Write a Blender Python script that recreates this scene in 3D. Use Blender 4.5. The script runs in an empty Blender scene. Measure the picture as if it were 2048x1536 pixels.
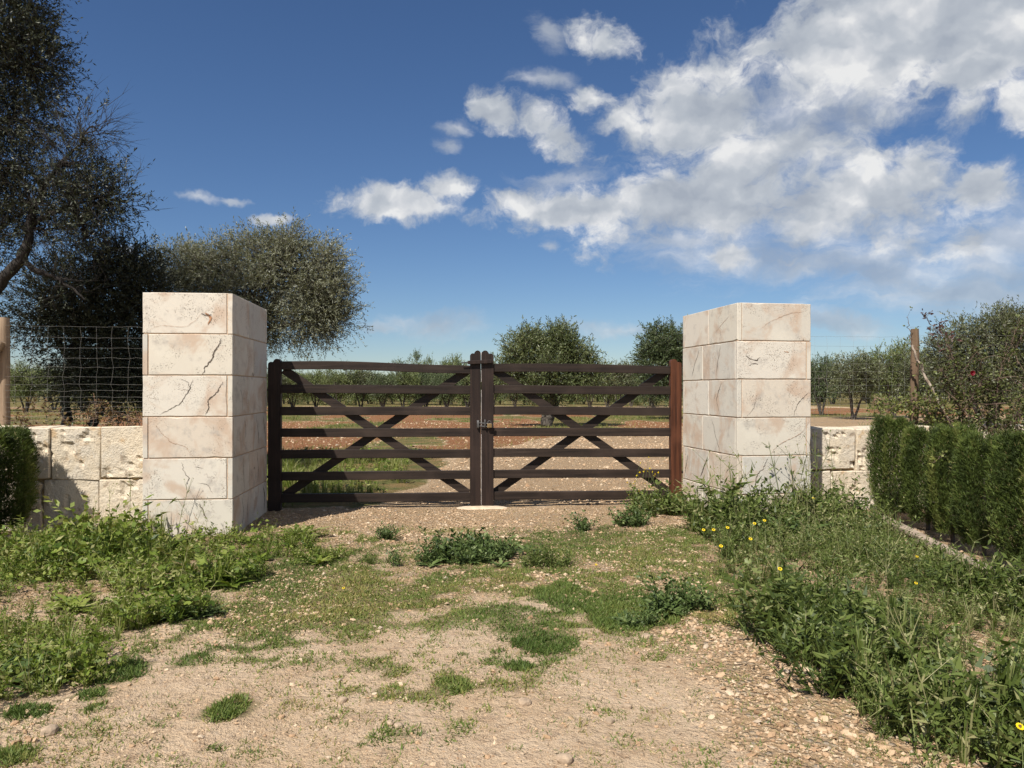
import bpy, bmesh, math, random
import numpy as np
from mathutils import Vector, Matrix

# ------------------------------------------------------------------ camera, world, sun, exposure
F = 1500.0; CX = 1024.0; HY = 780.0; CH = 1.42      # focal length (px), centre, horizon row, eye height
scene = bpy.context.scene
col = scene.collection
cam_d = bpy.data.cameras.new('camera'); cam = bpy.data.objects.new('camera', cam_d); col.objects.link(cam)
cam.location = (0, 0, CH); cam.rotation_euler = (math.radians(90), 0, 0)
cam_d.sensor_width = 36.0; cam_d.lens = F / 2048 * 36; cam_d.shift_y = (HY - 768) / 2048
cam_d.clip_start = 0.05; cam_d.clip_end = 9000
scene.camera = cam
scene.render.resolution_x = 1024; scene.render.resolution_y = 768
scene.view_settings.view_transform = 'Standard'; scene.view_settings.look = 'None'
scene.view_settings.exposure = 0.42; scene.view_settings.gamma = 1.0
scene.view_settings.use_curve_mapping = False
scene.cycles.max_bounces = 6; scene.cycles.diffuse_bounces = 3; scene.cycles.glossy_bounces = 2; scene.cycles.transmission_bounces = 3; scene.cycles.transparent_max_bounces = 4

SUN = Vector((0.394, 0.708, -1.0)).normalized()      # the way the light travels
sun_d = bpy.data.lights.new('sun', 'SUN'); sun_d.energy = 5.0; sun_d.angle = math.radians(0.53); sun_d.color = (1.0, 0.955, 0.88)
sun = bpy.data.objects.new('sun', sun_d); col.objects.link(sun); sun.location = (-20, -30, 60)
sun.rotation_euler = SUN.to_track_quat('-Z', 'Y').to_euler()
SUN_EL = math.asin(-SUN.z); SUN_AZ = math.atan2(-SUN.x, -SUN.y)   # compass angle of the sun from +Y towards +X

class NT:
    """small helper to write node trees"""
    def __init__(s, tree): s.t = tree; s.n = tree.nodes; s.l = tree.links
    def new(s, kind, **kw):
        n = s.n.new(kind)
        for k, v in kw.items(): setattr(n, k, v)
        return n
    def put(s, sock, v):
        if v is None: return
        if hasattr(v, 'is_output'): s.l.new(v, sock)
        else: sock.default_value = v
    def math(s, op, a, b=None, c=None, clamp=False):
        n = s.new('ShaderNodeMath', operation=op, use_clamp=clamp)
        for i, v in enumerate((a, b, c)): s.put(n.inputs[i], v)
        return n.outputs[0]
    def vmath(s, op, a, b=None, scale=None):
        n = s.new('ShaderNodeVectorMath', operation=op)
        s.put(n.inputs[0], a); s.put(n.inputs[1], b)
        if scale is not None: s.put(n.inputs['Scale'], scale)
        return n.outputs['Value'] if op in ('LENGTH', 'DOT_PRODUCT') else n.outputs[0]
    def noise(s, vec, scale, detail=4, rough=0.55, distortion=0.0):
        n = s.new('ShaderNodeTexNoise'); s.put(n.inputs['Vector'], vec)
        n.inputs['Scale'].default_value = scale; n.inputs['Detail'].default_value = detail
        n.inputs['Roughness'].default_value = rough; n.inputs['Distortion'].default_value = distortion
        return n.outputs['Fac'], n.outputs['Color']
    def ss(s, v, lo, hi, a=0.0, b=1.0, kind='SMOOTHSTEP'):
        n = s.new('ShaderNodeMapRange', interpolation_type=kind)
        s.put(n.inputs[0], v); n.inputs[1].default_value = lo; n.inputs[2].default_value = hi
        n.inputs[3].default_value = a; n.inputs[4].default_value = b
        return n.outputs[0]
    def mix(s, fac, a, b, blend='MIX'):
        n = s.new('ShaderNodeMix', data_type='RGBA', blend_type=blend)
        s.put(n.inputs[0], fac)
        for i, v in ((6, a), (7, b)):
            if not hasattr(v, 'is_output'): v = (*v, 1) if len(v) == 3 else v
            s.put(n.inputs[i], v)
        return n.outputs[2]
    def ramp(s, fac, stops):
        n = s.new('ShaderNodeValToRGB'); s.put(n.inputs[0], fac)
        e = n.color_ramp.elements
        while len(e) < len(stops): e.new(0.5)
        for q, (p, c) in zip(e, stops): q.position = p; q.color = (*c, 1)
        return n.outputs[0]

world = bpy.data.worlds.new('World'); scene.world = world; world.use_nodes = True
def build_world():
    w = NT(world.node_tree); w.n.clear()
    out = w.new('ShaderNodeOutputWorld'); bg = w.new('ShaderNodeBackground'); w.l.new(bg.outputs[0], out.inputs[0])
    bg.inputs['Strength'].default_value = 0.055
    sky = w.new('ShaderNodeTexSky', sky_type='NISHITA'); sky.sun_disc = False
    sky.sun_elevation = SUN_EL; sky.sun_rotation = SUN_AZ
    sky.altitude = 50; sky.air_density = 1.0; sky.dust_density = 0.0; sky.ozone_density = 2.4
    tc = w.new('ShaderNodeTexCoord'); d = tc.outputs['Generated']
    sep = w.new('ShaderNodeSeparateXYZ'); w.l.new(d, sep.inputs[0])
    az = w.math('ARCTAN2', sep.outputs[0], sep.outputs[1]); el = w.math('ARCSINE', sep.outputs[2])
    cmb = w.new('ShaderNodeCombineXYZ'); w.put(cmb.inputs[0], az); w.put(cmb.inputs[1], el)
    P = cmb.outputs[0]
    # warped copy of the direction for ragged outlines
    _, wc = w.noise(d, 9.0, 5, 0.65)
    warp = w.vmath('SCALE', w.vmath('SUBTRACT', wc, (0.5, 0.5, 0.5)), scale=0.06)
    Q = w.vmath('ADD', P, warp)
    def blob(px, py, rx, ry, rot=0.0, amp=1.0):
        x = (px - CX) / F; z = (HY - py) / F
        a = math.atan2(x, 1.0); e = math.asin(z / math.sqrt(1 + x * x + z * z))
        m = w.new('ShaderNodeMapping', vector_type='TEXTURE'); w.l.new(Q, m.inputs[0])
        m.inputs['Location'].default_value = (a, e, 0); m.inputs['Rotation'].default_value = (0, 0, math.radians(rot))
        m.inputs['Scale'].default_value = (rx / F * math.cos(e), ry / F, 1)
        return w.math('MULTIPLY', w.math('SUBTRACT', 1.0, w.vmath('LENGTH', m.outputs[0])), amp)
    def union(bs):
        r = bs[0]
        for b in bs[1:]: r = w.math('MAXIMUM', r, b)
        return r
    puffy = union([blob(*b) for b in [
        (1810, 70, 330, 150, -8, 1.35), (1640, 110, 150, 110, 0, 1.3), (1960, 60, 200, 120, 0, 1.3), (1400, 235, 150, 105, -12, 1.4), (1250, 245, 110, 50, -22),
        (1180, 205, 50, 36), (1500, 330, 190, 80, 0, 1.2), (1130, 415, 190, 50, 0, 1.5), (1420, 400, 330, 84, 4, 1.2), (1690, 400, 240, 100, -8, 1.1), (1830, 340, 80, 70),
        (800, 412, 165, 38, 0, 1.5), (890, 392, 66, 36, 0, 1.2), (1205, 80, 84, 44, -20, 1.1), (990, 222, 70, 34, -22, .9), (1110, 262, 125, 34, -25, .8),
        (1465, 512, 60, 30, -15), (1960, 370, 70, 50), (2040, 215, 50, 50), (1930, 215, 60, 45), (1940, 470, 55, 35), (255, 488, 26, 14), (545, 440, 48, 15, 5)]])
    wisp = union([blob(*b) for b in [
        (1095, 165, 90, 20), (1090, 60, 50, 30, -35), (1110, 352, 150, 26, 3), (1330, 478, 240, 26, -4), (1700, 520, 330, 90, -6), (1930, 590, 260, 70),
        (400, 398, 55, 13, -4), (470, 406, 30, 10), (860, 648, 130, 32), (1690, 640, 130, 30, -10), (1560, 250, 260, 120), (905, 262, 50, 20, 10),
        (1650, 470, 420, 95), (2000, 500, 140, 110), (890, 300, 40, 20), (1110, 490, 30, 14), (760, 655, 70, 22), (1250, 660, 190, 30)]])
    # unseen broken cloud out of the frame, its cover raised to add fill light
    low, _ = w.noise(d, 2.6, 3, 0.5)
    azo = w.ss(w.math('ABSOLUTE', az), 0.66, 0.9)
    elo = w.ss(el, 0.52, 0.66)
    outside = w.math('MAXIMUM', azo, elo)
    puffy = w.math('MAXIMUM', puffy, w.math('SUBTRACT', w.math('MULTIPLY', w.math('SUBTRACT', low, 0.48), 5.0), w.math('MULTIPLY', w.math('SUBTRACT', 1.0, outside), 4.0)))
    Pn = w.vmath('MULTIPLY', Q, (0.85, 1.25, 1.0))
    n1, _ = w.noise(Pn, 15.0, 8, 0.62, 0.3)
    nb, _ = w.noise(Pn, 4.5, 4, 0.5)
    s1, _ = w.noise(Pn, 13.0, 3.5, 0.5)
    s2, _ = w.noise(w.vmath('ADD', Pn, (-0.012, 0.03, 0)), 13.0, 3.5, 0.5)
    nw, _ = w.noise(w.vmath('MULTIPLY', Q, (0.6, 1.9, 1.0)), 10.0, 7, 0.64, 0.4)
    field = w.math('ADD', w.math('MULTIPLY', puffy, 1.05), w.math('MULTIPLY', w.math('SUBTRACT', n1, 0.50), 3.4))
    dp = w.ss(field, -0.16, 0.78)
    fw = w.math('ADD', w.math('MULTIPLY', wisp, 1.0), w.math('MULTIPLY', w.math('SUBTRACT', nw, 0.54), 2.4))
    dw = w.math('MULTIPLY', w.ss(fw, -0.15, 0.95), 0.68)
    dens = w.math('MULTIPLY', w.math('SUBTRACT', 1.0, w.math('MULTIPLY', w.math('SUBTRACT', 1.0, dp), w.math('SUBTRACT', 1.0, dw))), 0.95)
    s = w.math('ADD', w.math('MULTIPLY', w.math('SUBTRACT', s1, s2), 2.8), 0.56)
    s = w.math('ADD', s, w.math('MULTIPLY', w.math('SUBTRACT', nb, 0.5), 1.0))
    s = w.math('ADD', s, w.math('MULTIPLY', w.math('SUBTRACT', n1, 0.5), 0.7))
    s = w.math('SUBTRACT', s, w.math('MULTIPLY', w.ss(field, 0.9, 2.6), 0.16), clamp=True)
    cc = w.ramp(s, [(0.0, (0.47, 0.52, 0.60)), (0.45, (0.62, 0.665, 0.725)), (0.8, (0.84, 0.86, 0.89)), (1.0, (1.04, 1.04, 1.03))])
    cc = w.vmath('SCALE', cc, scale=0.62 / 0.055)
    hsv = w.new('ShaderNodeHueSaturation'); w.l.new(sky.outputs[0], hsv.inputs['Color'])
    hsv.inputs['Saturation'].default_value = 1.08; hsv.inputs['Value'].default_value = 1.0
    blue = w.mix(1.0, hsv.outputs[0], (0.86, 0.97, 1.16), 'MULTIPLY')
    w.l.new(w.mix(dens, blue, cc), bg.inputs['Color'])
build_world()

# ------------------------------------------------------------------ helpers
rng = np.random.default_rng(7); random.seed(7)

def at(px, py, Z): return np.array(((px - CX) / F * Z, Z, CH + (HY - py) / F * Z))
def gp(px, py):                                       # ground point under a picture point
    Z = CH * F / (py - HY); return ((px - CX) / F * Z, Z)

def unit(a): return a / np.maximum(np.linalg.norm(a, axis=-1, keepdims=True), 1e-9)

def _hash(ix, iy, iz):
    h = (ix * 374761393 + iy * 668265263 + iz * 2147483647 + 1013) & 0xFFFFFFFF
    h = ((h ^ (h >> 13)) * 1274126177) & 0xFFFFFFFF
    return ((h ^ (h >> 16)) & 0xFFFF) / 65535.0
def vnoise(x, y, z=0.0):
    x = np.asarray(x, float); y = np.asarray(y, float); z = np.zeros_like(x) + z
    xi = np.floor(x).astype(np.int64); yi = np.floor(y).astype(np.int64); zi = np.floor(z).astype(np.int64)
    u = x - xi; v = y - yi; t = z - zi
    u = u * u * (3 - 2 * u); v = v * v * (3 - 2 * v); t = t * t * (3 - 2 * t)
    r = 0
    for dx in (0, 1):
        for dy in (0, 1):
            for dz in (0, 1):
                r = r + _hash(xi + dx, yi + dy, zi + dz) * (u if dx else 1 - u) * (v if dy else 1 - v) * (t if dz else 1 - t)
    return r
def fbm(x, y, z=0.0, o=4):
    s = 0; a = 0.5; f = 1.0; tot = 0
    for k in range(o):
        s = s + a * vnoise(x * f + 17.3 * k, y * f - 9.1 * k, np.asarray(z) * f + 5.7 * k); tot += a; a *= 0.5; f *= 2.03
    return s / tot
def sstep(a, b, x): t = np.clip((x - a) / (b - a), 0, 1); return t * t * (3 - 2 * t)

class Geo:
    def __init__(s): s.V = []; s.Q = []; s.T = []; s.qv = []; s.tv = []; s.n = 0
    def add(s, v, quads=None, tris=None, var=0.5):
        v = np.asarray(v, float).reshape(-1, 3)
        if quads is not None and len(quads):
            q = np.asarray(quads, np.int64).reshape(-1, 4); s.Q.append(q + s.n); s.qv.append(np.broadcast_to(np.asarray(var, float), (len(q),)) if tris is None or not len(tris) else np.broadcast_to(np.asarray(var, float).ravel()[:1], (len(q),)))
        if tris is not None and len(tris):
            t = np.asarray(tris, np.int64).reshape(-1, 3); s.T.append(t + s.n); vv = np.asarray(var, float)
            s.tv.append(np.broadcast_to(vv if vv.size in (1, len(t)) else vv.ravel()[:1], (len(t),)))
        s.V.append(v); s.n += len(v)
        return s
    def arrays(s):
        V = np.concatenate(s.V) if s.V else np.zeros((0, 3))
        Q = np.concatenate(s.Q) if s.Q else np.zeros((0, 4), np.int64); T = np.concatenate(s.T) if s.T else np.zeros((0, 3), np.int64)
        var = np.concatenate([*s.qv, *s.tv]) if (s.qv or s.tv) else np.zeros(0)
        return V, Q, T, var
    def mesh(s, name, smooth=False):
        V, Q, T, var = s.arrays()
        me = bpy.data.meshes.new(name)
        me.vertices.add(len(V)); me.vertices.foreach_set('co', V.astype(np.float32).ravel())
        li = np.concatenate([Q.ravel(), T.ravel()]).astype(np.int32)
        me.loops.add(len(li)); me.loops.foreach_set('vertex_index', li)
        st = np.concatenate([np.arange(len(Q)) * 4, len(Q) * 4 + np.arange(len(T)) * 3]).astype(np.int32)
        me.polygons.add(len(st)); me.polygons.foreach_set('loop_start', st)
        try: me.polygons.foreach_set('loop_total', np.concatenate([np.full(len(Q), 4), np.full(len(T), 3)]).astype(np.int32))
        except Exception: pass
        a = me.attributes.new('var', 'FLOAT', 'FACE'); a.data.foreach_set('value', var.astype(np.float32))
        me.polygons.foreach_set('use_smooth', np.full(len(st), smooth))
        me.update(calc_edges=True)
        return me
    def build(s, name, mat, parent=None, smooth=False, loc=None):
        return link(name, s.mesh(name, smooth), mat, parent, loc)

def link(name, me, mat=None, parent=None, loc=None):
    o = bpy.data.objects.new(name, me); col.objects.link(o)
    if mat is not None and me is not None and not me.materials: me.materials.append(mat)
    if parent is not None: o.parent = parent
    if loc is not None: o.location = loc
    return o
def tag(o, label, cat, group=None, kind=None):
    if label: o['label'] = label
    if cat: o['category'] = cat
    if group: o['group'] = group
    if kind: o['kind'] = kind
    return o
def thing(name, label, cat, loc=(0, 0, 0), rz=0.0, group=None):
    o = bpy.data.objects.new(name, None); col.objects.link(o); o.empty_display_size = 0.2
    o.location = loc; o.rotation_euler = (0, 0, rz)
    return tag(o, label, cat, group)
def copy_tree(o, parent=None):
    c = o.copy(); col.objects.link(c); c.parent = parent
    for ch in list(o.children): copy_tree(ch, c)
    return c

def tube(G, pts, radii, n=6, var=0.5, cap=True):
    P = np.asarray(pts, float); k = len(P); R = np.broadcast_to(np.asarray(radii, float), (k,))
    t = unit(np.gradient(P, axis=0)); ref = np.array((0.31, 0.17, 0.94)) if abs(t[0][2]) < 0.9 else np.array((0.95, 0.2, 0.1))
    a = unit(np.cross(t, ref)); b = np.cross(t, a)
    ang = np.arange(n) / n * 2 * math.pi
    V = P[:, None] + R[:, None, None] * (np.cos(ang)[None, :, None] * a[:, None] + np.sin(ang)[None, :, None] * b[:, None])
    i = np.arange(k - 1)[:, None] * n; j = np.arange(n)[None]; j2 = (j + 1) % n
    q = np.stack([i + j, i + j2, i + n + j2, i + n + j], -1).reshape(-1, 4)
    G.add(V.reshape(-1, 3), quads=q, var=var)
    if cap:
        G.add(np.vstack([V[0], P[:1]]), tris=[(((m + 1) % n), m, n) for m in range(n)], var=var)
        G.add(np.vstack([V[-1], P[-1:]]), tris=[(m, (m + 1) % n, n) for m in range(n)], var=var)
def smooth_path(pts, k=8, jitter=0.0, r=rng):
    P = np.asarray(pts, float); n = len(P)
    if n < 3: out = P[0] + (P[-1] - P[0]) * np.linspace(0, 1, k)[:, None]
    else:
        E = np.vstack([2 * P[0] - P[1], P, 2 * P[-1] - P[-2]]); out = []
        for s in range(n - 1):
            for t in np.linspace(0, 1, k, endpoint=False):
                p0, p1, p2, p3 = E[s:s + 4]
                out.append(0.5 * (2 * p1 + (p2 - p0) * t + (2 * p0 - 5 * p1 + 4 * p2 - p3) * t * t + (3 * p1 - p0 - 3 * p2 + p3) * t ** 3))
        out.append(P[-1]); out = np.array(out)
    if jitter: out[1:-1] += r.normal(0, jitter, out[1:-1].shape)
    return out

def box_mesh(name, sx, sy, sz, bevel=0.004, seg=1, jitter=0.0, cuts=0, disp=0.0, freq=6.0, seed=0, smooth=True):
    bm = bmesh.new(); bmesh.ops.create_cube(bm, size=1.0)
    for v in bm.verts: v.co = Vector((v.co.x * sx, v.co.y * sy, v.co.z * sz))
    if jitter:
        r = random.Random(seed)
        for v in bm.verts: v.co += Vector((r.uniform(-1, 1), r.uniform(-1, 1), r.uniform(-1, 1))) * jitter
    if bevel: bmesh.ops.bevel(bm, geom=bm.edges[:], offset=bevel, segments=seg, affect='EDGES', profile=0.5)
    if cuts:
        bmesh.ops.subdivide_edges(bm, edges=[e for e in bm.edges if e.calc_length() > min(sx, sy, sz) * 0.3], cuts=cuts, use_grid_fill=True)
    if disp:
        co = np.array([v.co for v in bm.verts]); bm.normal_update(); nr = np.array([v.normal for v in bm.verts])
        s = seed * 3.71
        d = (fbm(co[:, 0] * freq + s, co[:, 1] * freq - s, co[:, 2] * freq + s, 5) - 0.5) * 2 * disp
        pit = fbm(co[:, 0] * freq * 1.7 - s, co[:, 1] * freq * 1.7, co[:, 2] * freq * 1.7 + 2 * s, 3)
        d -= sstep(0.64, 0.74, pit) * disp * 4.0
        for v, n_, dd in zip(bm.verts, nr, d): v.co += Vector(n_ * dd)
    me = bpy.data.meshes.new(name); bm.to_mesh(me); bm.free()
    if cuts:
        me.polygons.foreach_set('use_smooth', np.full(len(me.polygons), smooth))
    return me

# ------------------------------------------------------------------ materials
def material(name, build):
    m = bpy.data.materials.new(name); m.use_nodes = True
    t = NT(m.node_tree); t.n.clear(); out = t.new('ShaderNodeOutputMaterial')
    p = t.new('ShaderNodeBsdfPrincipled'); t.l.new(p.outputs[0], out.inputs[0])
    build(t, p, out); return m
def bump(t, p, h, strength=0.5, dist=0.01):
    b = t.new('ShaderNodeBump'); b.inputs['Strength'].default_value = strength; b.inputs['Distance'].default_value = dist
    t.put(b.inputs['Height'], h); t.l.new(b.outputs[0], p.inputs['Normal'])
def objco(t, rnd=10.0):
    tc = t.new('ShaderNodeTexCoord'); oi = t.new('ShaderNodeObjectInfo')
    off = t.vmath('SCALE', (1.0, 0.73, 0.41), scale=t.math('MULTIPLY', oi.outputs['Random'], rnd))
    return t.vmath('ADD', tc.outputs['Object'], off), oi.outputs['Random']
def leaf_mat(name, stops, rough=0.5, trans=0.18, spec=0.4):
    def b(t, p, out):
        a = t.new('ShaderNodeAttribute', attribute_name='var')
        c = t.ramp(a.outputs['Fac'], stops)
        t.l.new(c, p.inputs['Base Color']); p.inputs['Roughness'].default_value = rough; p.inputs['Specular IOR Level'].default_value = spec
        if trans:
            tr = t.new('ShaderNodeBsdfTranslucent'); t.l.new(t.mix(1.0, c, (1.0, 1.0, 0.55), 'MULTIPLY'), tr.inputs[0])
            mx = t.new('ShaderNodeMixShader'); mx.inputs[0].default_value = trans
            t.l.new(p.outputs[0], mx.inputs[1]); t.l.new(tr.outputs[0], mx.inputs[2]); t.l.new(mx.outputs[0], out.inputs[0])
    return material(name, b)
def plain(name, c, rough=0.8, metal=0.0, var=0.25, scale=30):
    def b(t, p, out):
        v, r = objco(t); n, _ = t.noise(v, scale, 4)
        t.l.new(t.mix(t.ss(n, 0.3, 0.7), tuple(x * (1 - var) for x in c), tuple(min(1, x * (1 + var)) for x in c)), p.inputs['Base Color'])
        p.inputs['Roughness'].default_value = rough; p.inputs['Metallic'].default_value = metal
        bump(t, p, n, 0.3, 0.004)
    return material(name, b)

def slab_stone(t, p, out):
    v, r = objco(t)
    base = t.ramp(r, [(0.0, (0.515, 0.49, 0.44)), (0.25, (0.63, 0.575, 0.48)), (0.5, (0.60, 0.505, 0.405)), (0.75, (0.66, 0.61, 0.525)), (1.0, (0.56, 0.515, 0.44))])
    n1, _ = t.noise(v, 3.2, 6, 0.6, 0.6)
    c = t.mix(t.ss(n1, 0.47, 0.66, 0, 0.75), base, (0.49, 0.345, 0.245))              # pinkish veining
    n2, _ = t.noise(v, 7.5, 8, 0.65)
    c = t.mix(t.ss(n2, 0.52, 0.70, 0, 0.6), c, (0.37, 0.33, 0.29))                  # grey lichen stains
    n3, _ = t.noise(v, 2.2, 5, 0.6)
    c = t.mix(t.ss(n3, 0.52, 0.72, 0, 0.5), c, (0.70, 0.645, 0.54))
    n4, _ = t.noise(v, 90, 4, 0.6)
    area, _ = t.noise(v, 4.2, 3, 0.5)
    pit = t.math('MULTIPLY', t.ss(n4, 0.58, 0.65), t.ss(area, 0.48, 0.62))
    c = t.mix(t.math('MULTIPLY', pit, 0.72), c, (0.17, 0.13, 0.095))
    # fine veins
    vo = t.new('ShaderNodeTexVoronoi', feature='DISTANCE_TO_EDGE'); 
    _, wc = t.noise(v, 9, 5, 0.6)
    wv = t.vmath('ADD', v, t.vmath('SCALE', t.vmath('SUBTRACT', wc, (0.5,) * 3), scale=0.35))
    t.put(vo.inputs['Vector'], wv); vo.inputs['Scale'].default_value = 2.0
    vm, _ = t.noise(v, 2.9, 3)
    vein = t.math('MULTIPLY', t.ss(vo.outputs['Distance'], 0.0, 0.012, 1.0, 0.0), t.ss(vm, 0.55, 0.66))
    c = t.mix(t.math('MULTIPLY', vein, 0.5), c, (0.27, 0.19, 0.14))
    n5, _ = t.noise(v, 260, 3, 0.6)
    c = t.mix(t.ss(n5, 0.35, 0.65, 0, 0.14), c, (0.38, 0.32, 0.25))
    t.l.new(c, p.inputs['Base Color']); p.inputs['Roughness'].default_value = 0.85; p.inputs['Specular IOR Level'].default_value = 0.25
    h = t.math('SUBTRACT', t.math('ADD', t.math('MULTIPLY', n5, 0.12), t.math('MULTIPLY', n2, 0.5)), t.math('MULTIPLY', pit, 1.3))
    bump(t, p, t.math('SUBTRACT', h, vein), 0.55, 0.006)
M_SLAB = material('pale_slab_stone', slab_stone)
def rough_stone(t, p, out):
    v, r = objco(t)
    n1, _ = t.noise(v, 4.0, 6, 0.62, 0.5)
    c = t.mix(t.ss(n1, 0.42, 0.62), (0.66, 0.56, 0.42), (0.62, 0.545, 0.435))
    n2, _ = t.noise(v, 6.0, 6, 0.62)
    c = t.mix(t.ss(n2, 0.56, 0.70, 0, 0.75), c, (0.50, 0.335, 0.175))                 # ochre
    n3, _ = t.noise(v, 9.0, 7, 0.66, 0.4)
    c = t.mix(t.ss(n3, 0.56, 0.70, 0, 0.7), c, (0.27, 0.19, 0.125))                  # weathered pits
    n4, _ = t.noise(v, 60, 5, 0.65)
    c = t.mix(t.ss(n4, 0.55, 0.68, 0, 0.5), c, (0.30, 0.225, 0.155))
    t.l.new(c, p.inputs['Base Color']); p.inputs['Roughness'].default_value = 0.95; p.inputs['Specular IOR Level'].default_value = 0.15
    h = t.math('ADD', t.math('MULTIPLY', n3, -1.2), t.math('MULTIPLY', n4, -0.55))
    bump(t, p, h, 0.9, 0.022)
M_ROUGH = material('weathered_limestone', rough_stone)
M_MORTAR = plain('mortar', (0.47, 0.34, 0.235), 0.95, var=0.2, scale=60)
M_OCHRE = plain('ochre_mortar', (0.46, 0.32, 0.17), 0.95, var=0.3, scale=40)
M_CRACK = plain('crack_dirt', (0.11, 0.085, 0.065), 1.0, var=0.45, scale=80)
M_RUST = plain('iron_stain', (0.33, 0.17, 0.09), 1.0, var=0.45, scale=60)

def wood(name, dark, light, axis, rough=0.55, gs=1.0):
    def b(t, p, out):
        v, r = objco(t, 30)
        sc = {'x': (1.2, 30, 30), 'z': (30, 30, 1.2)}[axis]
        g, _ = t.noise(t.vmath('MULTIPLY', v, sc), gs, 6, 0.6, 0.3)
        bl, _ = t.noise(v, 2.3, 4)
        c = t.mix(t.ss(g, 0.3, 0.72), dark, light)
        c = t.mix(t.ss(bl, 0.42, 0.75, 0, 0.5), c, tuple(x * 1.5 + 0.006 for x in light))
        wv, _ = t.noise(t.vmath('MULTIPLY', v, tuple(q * .5 for q in sc)), gs * 1.7, 5, 0.65)
        c = t.mix(t.ss(wv, 0.55, 0.72, 0, 0.45), c, tuple(x * 1.9 + 0.012 for x in light))
        c = t.mix(t.ss(r, 0, 1, 0, 0.35), c, dark)
        t.l.new(c, p.inputs['Base Color']); p.inputs['Roughness'].default_value = rough; p.inputs['Specular IOR Level'].default_value = 0.25
        bump(t, p, g, 0.35, 0.003)
    return material(name, b)
M_RAIL = wood('dark_stained_rail', (0.0155, 0.0105, 0.0082), (0.040, 0.0265, 0.0195), 'x')
M_STILE = wood('dark_stained_stile', (0.0155, 0.0098, 0.0078), (0.041, 0.0245, 0.0185), 'z')
M_REDWOOD = wood('red_brown_post', (0.034, 0.0115, 0.006), (0.105, 0.036, 0.016), 'z')
M_POLE = wood('grey_tan_pole', (0.20, 0.135, 0.085), (0.36, 0.265, 0.18), 'z', 0.85)
M_OLDPOLE = wood('old_brown_pole', (0.11, 0.07, 0.043), (0.22, 0.15, 0.095), 'z', 0.9)
M_LOG = wood('grey_log', (0.20, 0.155, 0.11), (0.34, 0.275, 0.20), 'x', 0.9)
M_IRON = plain('dark_iron', (0.035, 0.028, 0.026), 0.55, 0.4)
M_STEEL = plain('grey_steel', (0.14, 0.135, 0.13), 0.55, 0.6)
M_BRASS = plain('tarnished_brass', (0.30, 0.20, 0.09), 0.45, 0.6)
M_WIRE = plain('galvanised_wire', (0.25, 0.24, 0.22), 0.6, 0.3)
M_PALE = plain('painted_edge_light', (0.55, 0.50, 0.47), 0.7)
M_KERB = plain('kerb_stone', (0.31, 0.245, 0.185), 0.95, var=0.28, scale=22)

def bark(name, dark, light):
    def b(t, p, out):
        v, r = objco(t); n, _ = t.noise(t.vmath('MULTIPLY', v, (1, 1, 0.25)), 26, 6, 0.65)
        t.l.new(t.mix(t.ss(n, 0.35, 0.65), dark, light), p.inputs['Base Color']); p.inputs['Roughness'].default_value = 0.95
        bump(t, p, n, 0.8, 0.02)
    return material(name, b)
M_BARK = bark('olive_bark', (0.045, 0.036, 0.028), (0.13, 0.11, 0.088))
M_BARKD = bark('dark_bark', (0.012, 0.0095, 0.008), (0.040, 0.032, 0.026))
M_CANE = bark('rose_cane', (0.09, 0.055, 0.04), (0.23, 0.16, 0.115))
M_PALECANE = bark('pale_flaking_cane', (0.20, 0.145, 0.105), (0.52, 0.43, 0.34))
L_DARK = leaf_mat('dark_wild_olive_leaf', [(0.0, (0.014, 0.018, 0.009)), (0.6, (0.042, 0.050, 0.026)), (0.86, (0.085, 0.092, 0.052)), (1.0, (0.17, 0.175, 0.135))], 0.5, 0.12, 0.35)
L_SILVER = leaf_mat('silver_olive_leaf', [(0.0, (0.11, 0.115, 0.068)), (0.5, (0.225, 0.23, 0.15)), (0.85, (0.30, 0.305, 0.225)), (1.0, (0.38, 0.39, 0.32))], 0.5, 0.3, 0.35)
L_GREEN = leaf_mat('green_olive_leaf', [(0.0, (0.045, 0.062, 0.020)), (0.5, (0.118, 0.145, 0.052)), (0.85, (0.215, 0.24, 0.105)), (1.0, (0.33, 0.34, 0.22))], 0.48, 0.25, 0.4)
L_OLIVE = leaf_mat('olive_leaf', [(0.0, (0.050, 0.060, 0.024)), (0.5, (0.120, 0.135, 0.058)), (0.85, (0.20, 0.215, 0.11)), (1.0, (0.34, 0.35, 0.25))], 0.45, 0.25, 0.45)
L_GROVE = leaf_mat('grove_leaf', [(0.0, (0.055, 0.078, 0.022)), (0.5, (0.145, 0.178, 0.056)), (0.85, (0.245, 0.275, 0.11)), (1.0, (0.35, 0.36, 0.22))], 0.5, 0.25, 0.35)
L_DEEP = leaf_mat('deep_green_olive_leaf', [(0.0, (0.035, 0.052, 0.018)), (0.6, (0.082, 0.112, 0.042)), (1.0, (0.18, 0.215, 0.105))], 0.5, 0.2, 0.4)
L_HEDGE = leaf_mat('cypress_spray', [(0.0, (0.030, 0.044, 0.011)), (0.5, (0.080, 0.112, 0.024)), (0.85, (0.150, 0.185, 0.040)), (1.0, (0.21, 0.18, 0.07))], 0.6, 0.2, 0.25)
L_WEED = leaf_mat('bright_weed_leaf', [(0.0, (0.050, 0.085, 0.010)), (0.5, (0.140, 0.195, 0.024)), (0.85, (0.225, 0.255, 0.055)), (1.0, (0.31, 0.30, 0.12))], 0.5, 0.25, 0.3)
L_WEED2 = leaf_mat('cool_weed_leaf', [(0.0, (0.042, 0.064, 0.013)), (0.5, (0.112, 0.150, 0.032)), (0.82, (0.175, 0.205, 0.062)), (1.0, (0.31, 0.29, 0.14))], 0.5, 0.22, 0.3)
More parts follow.
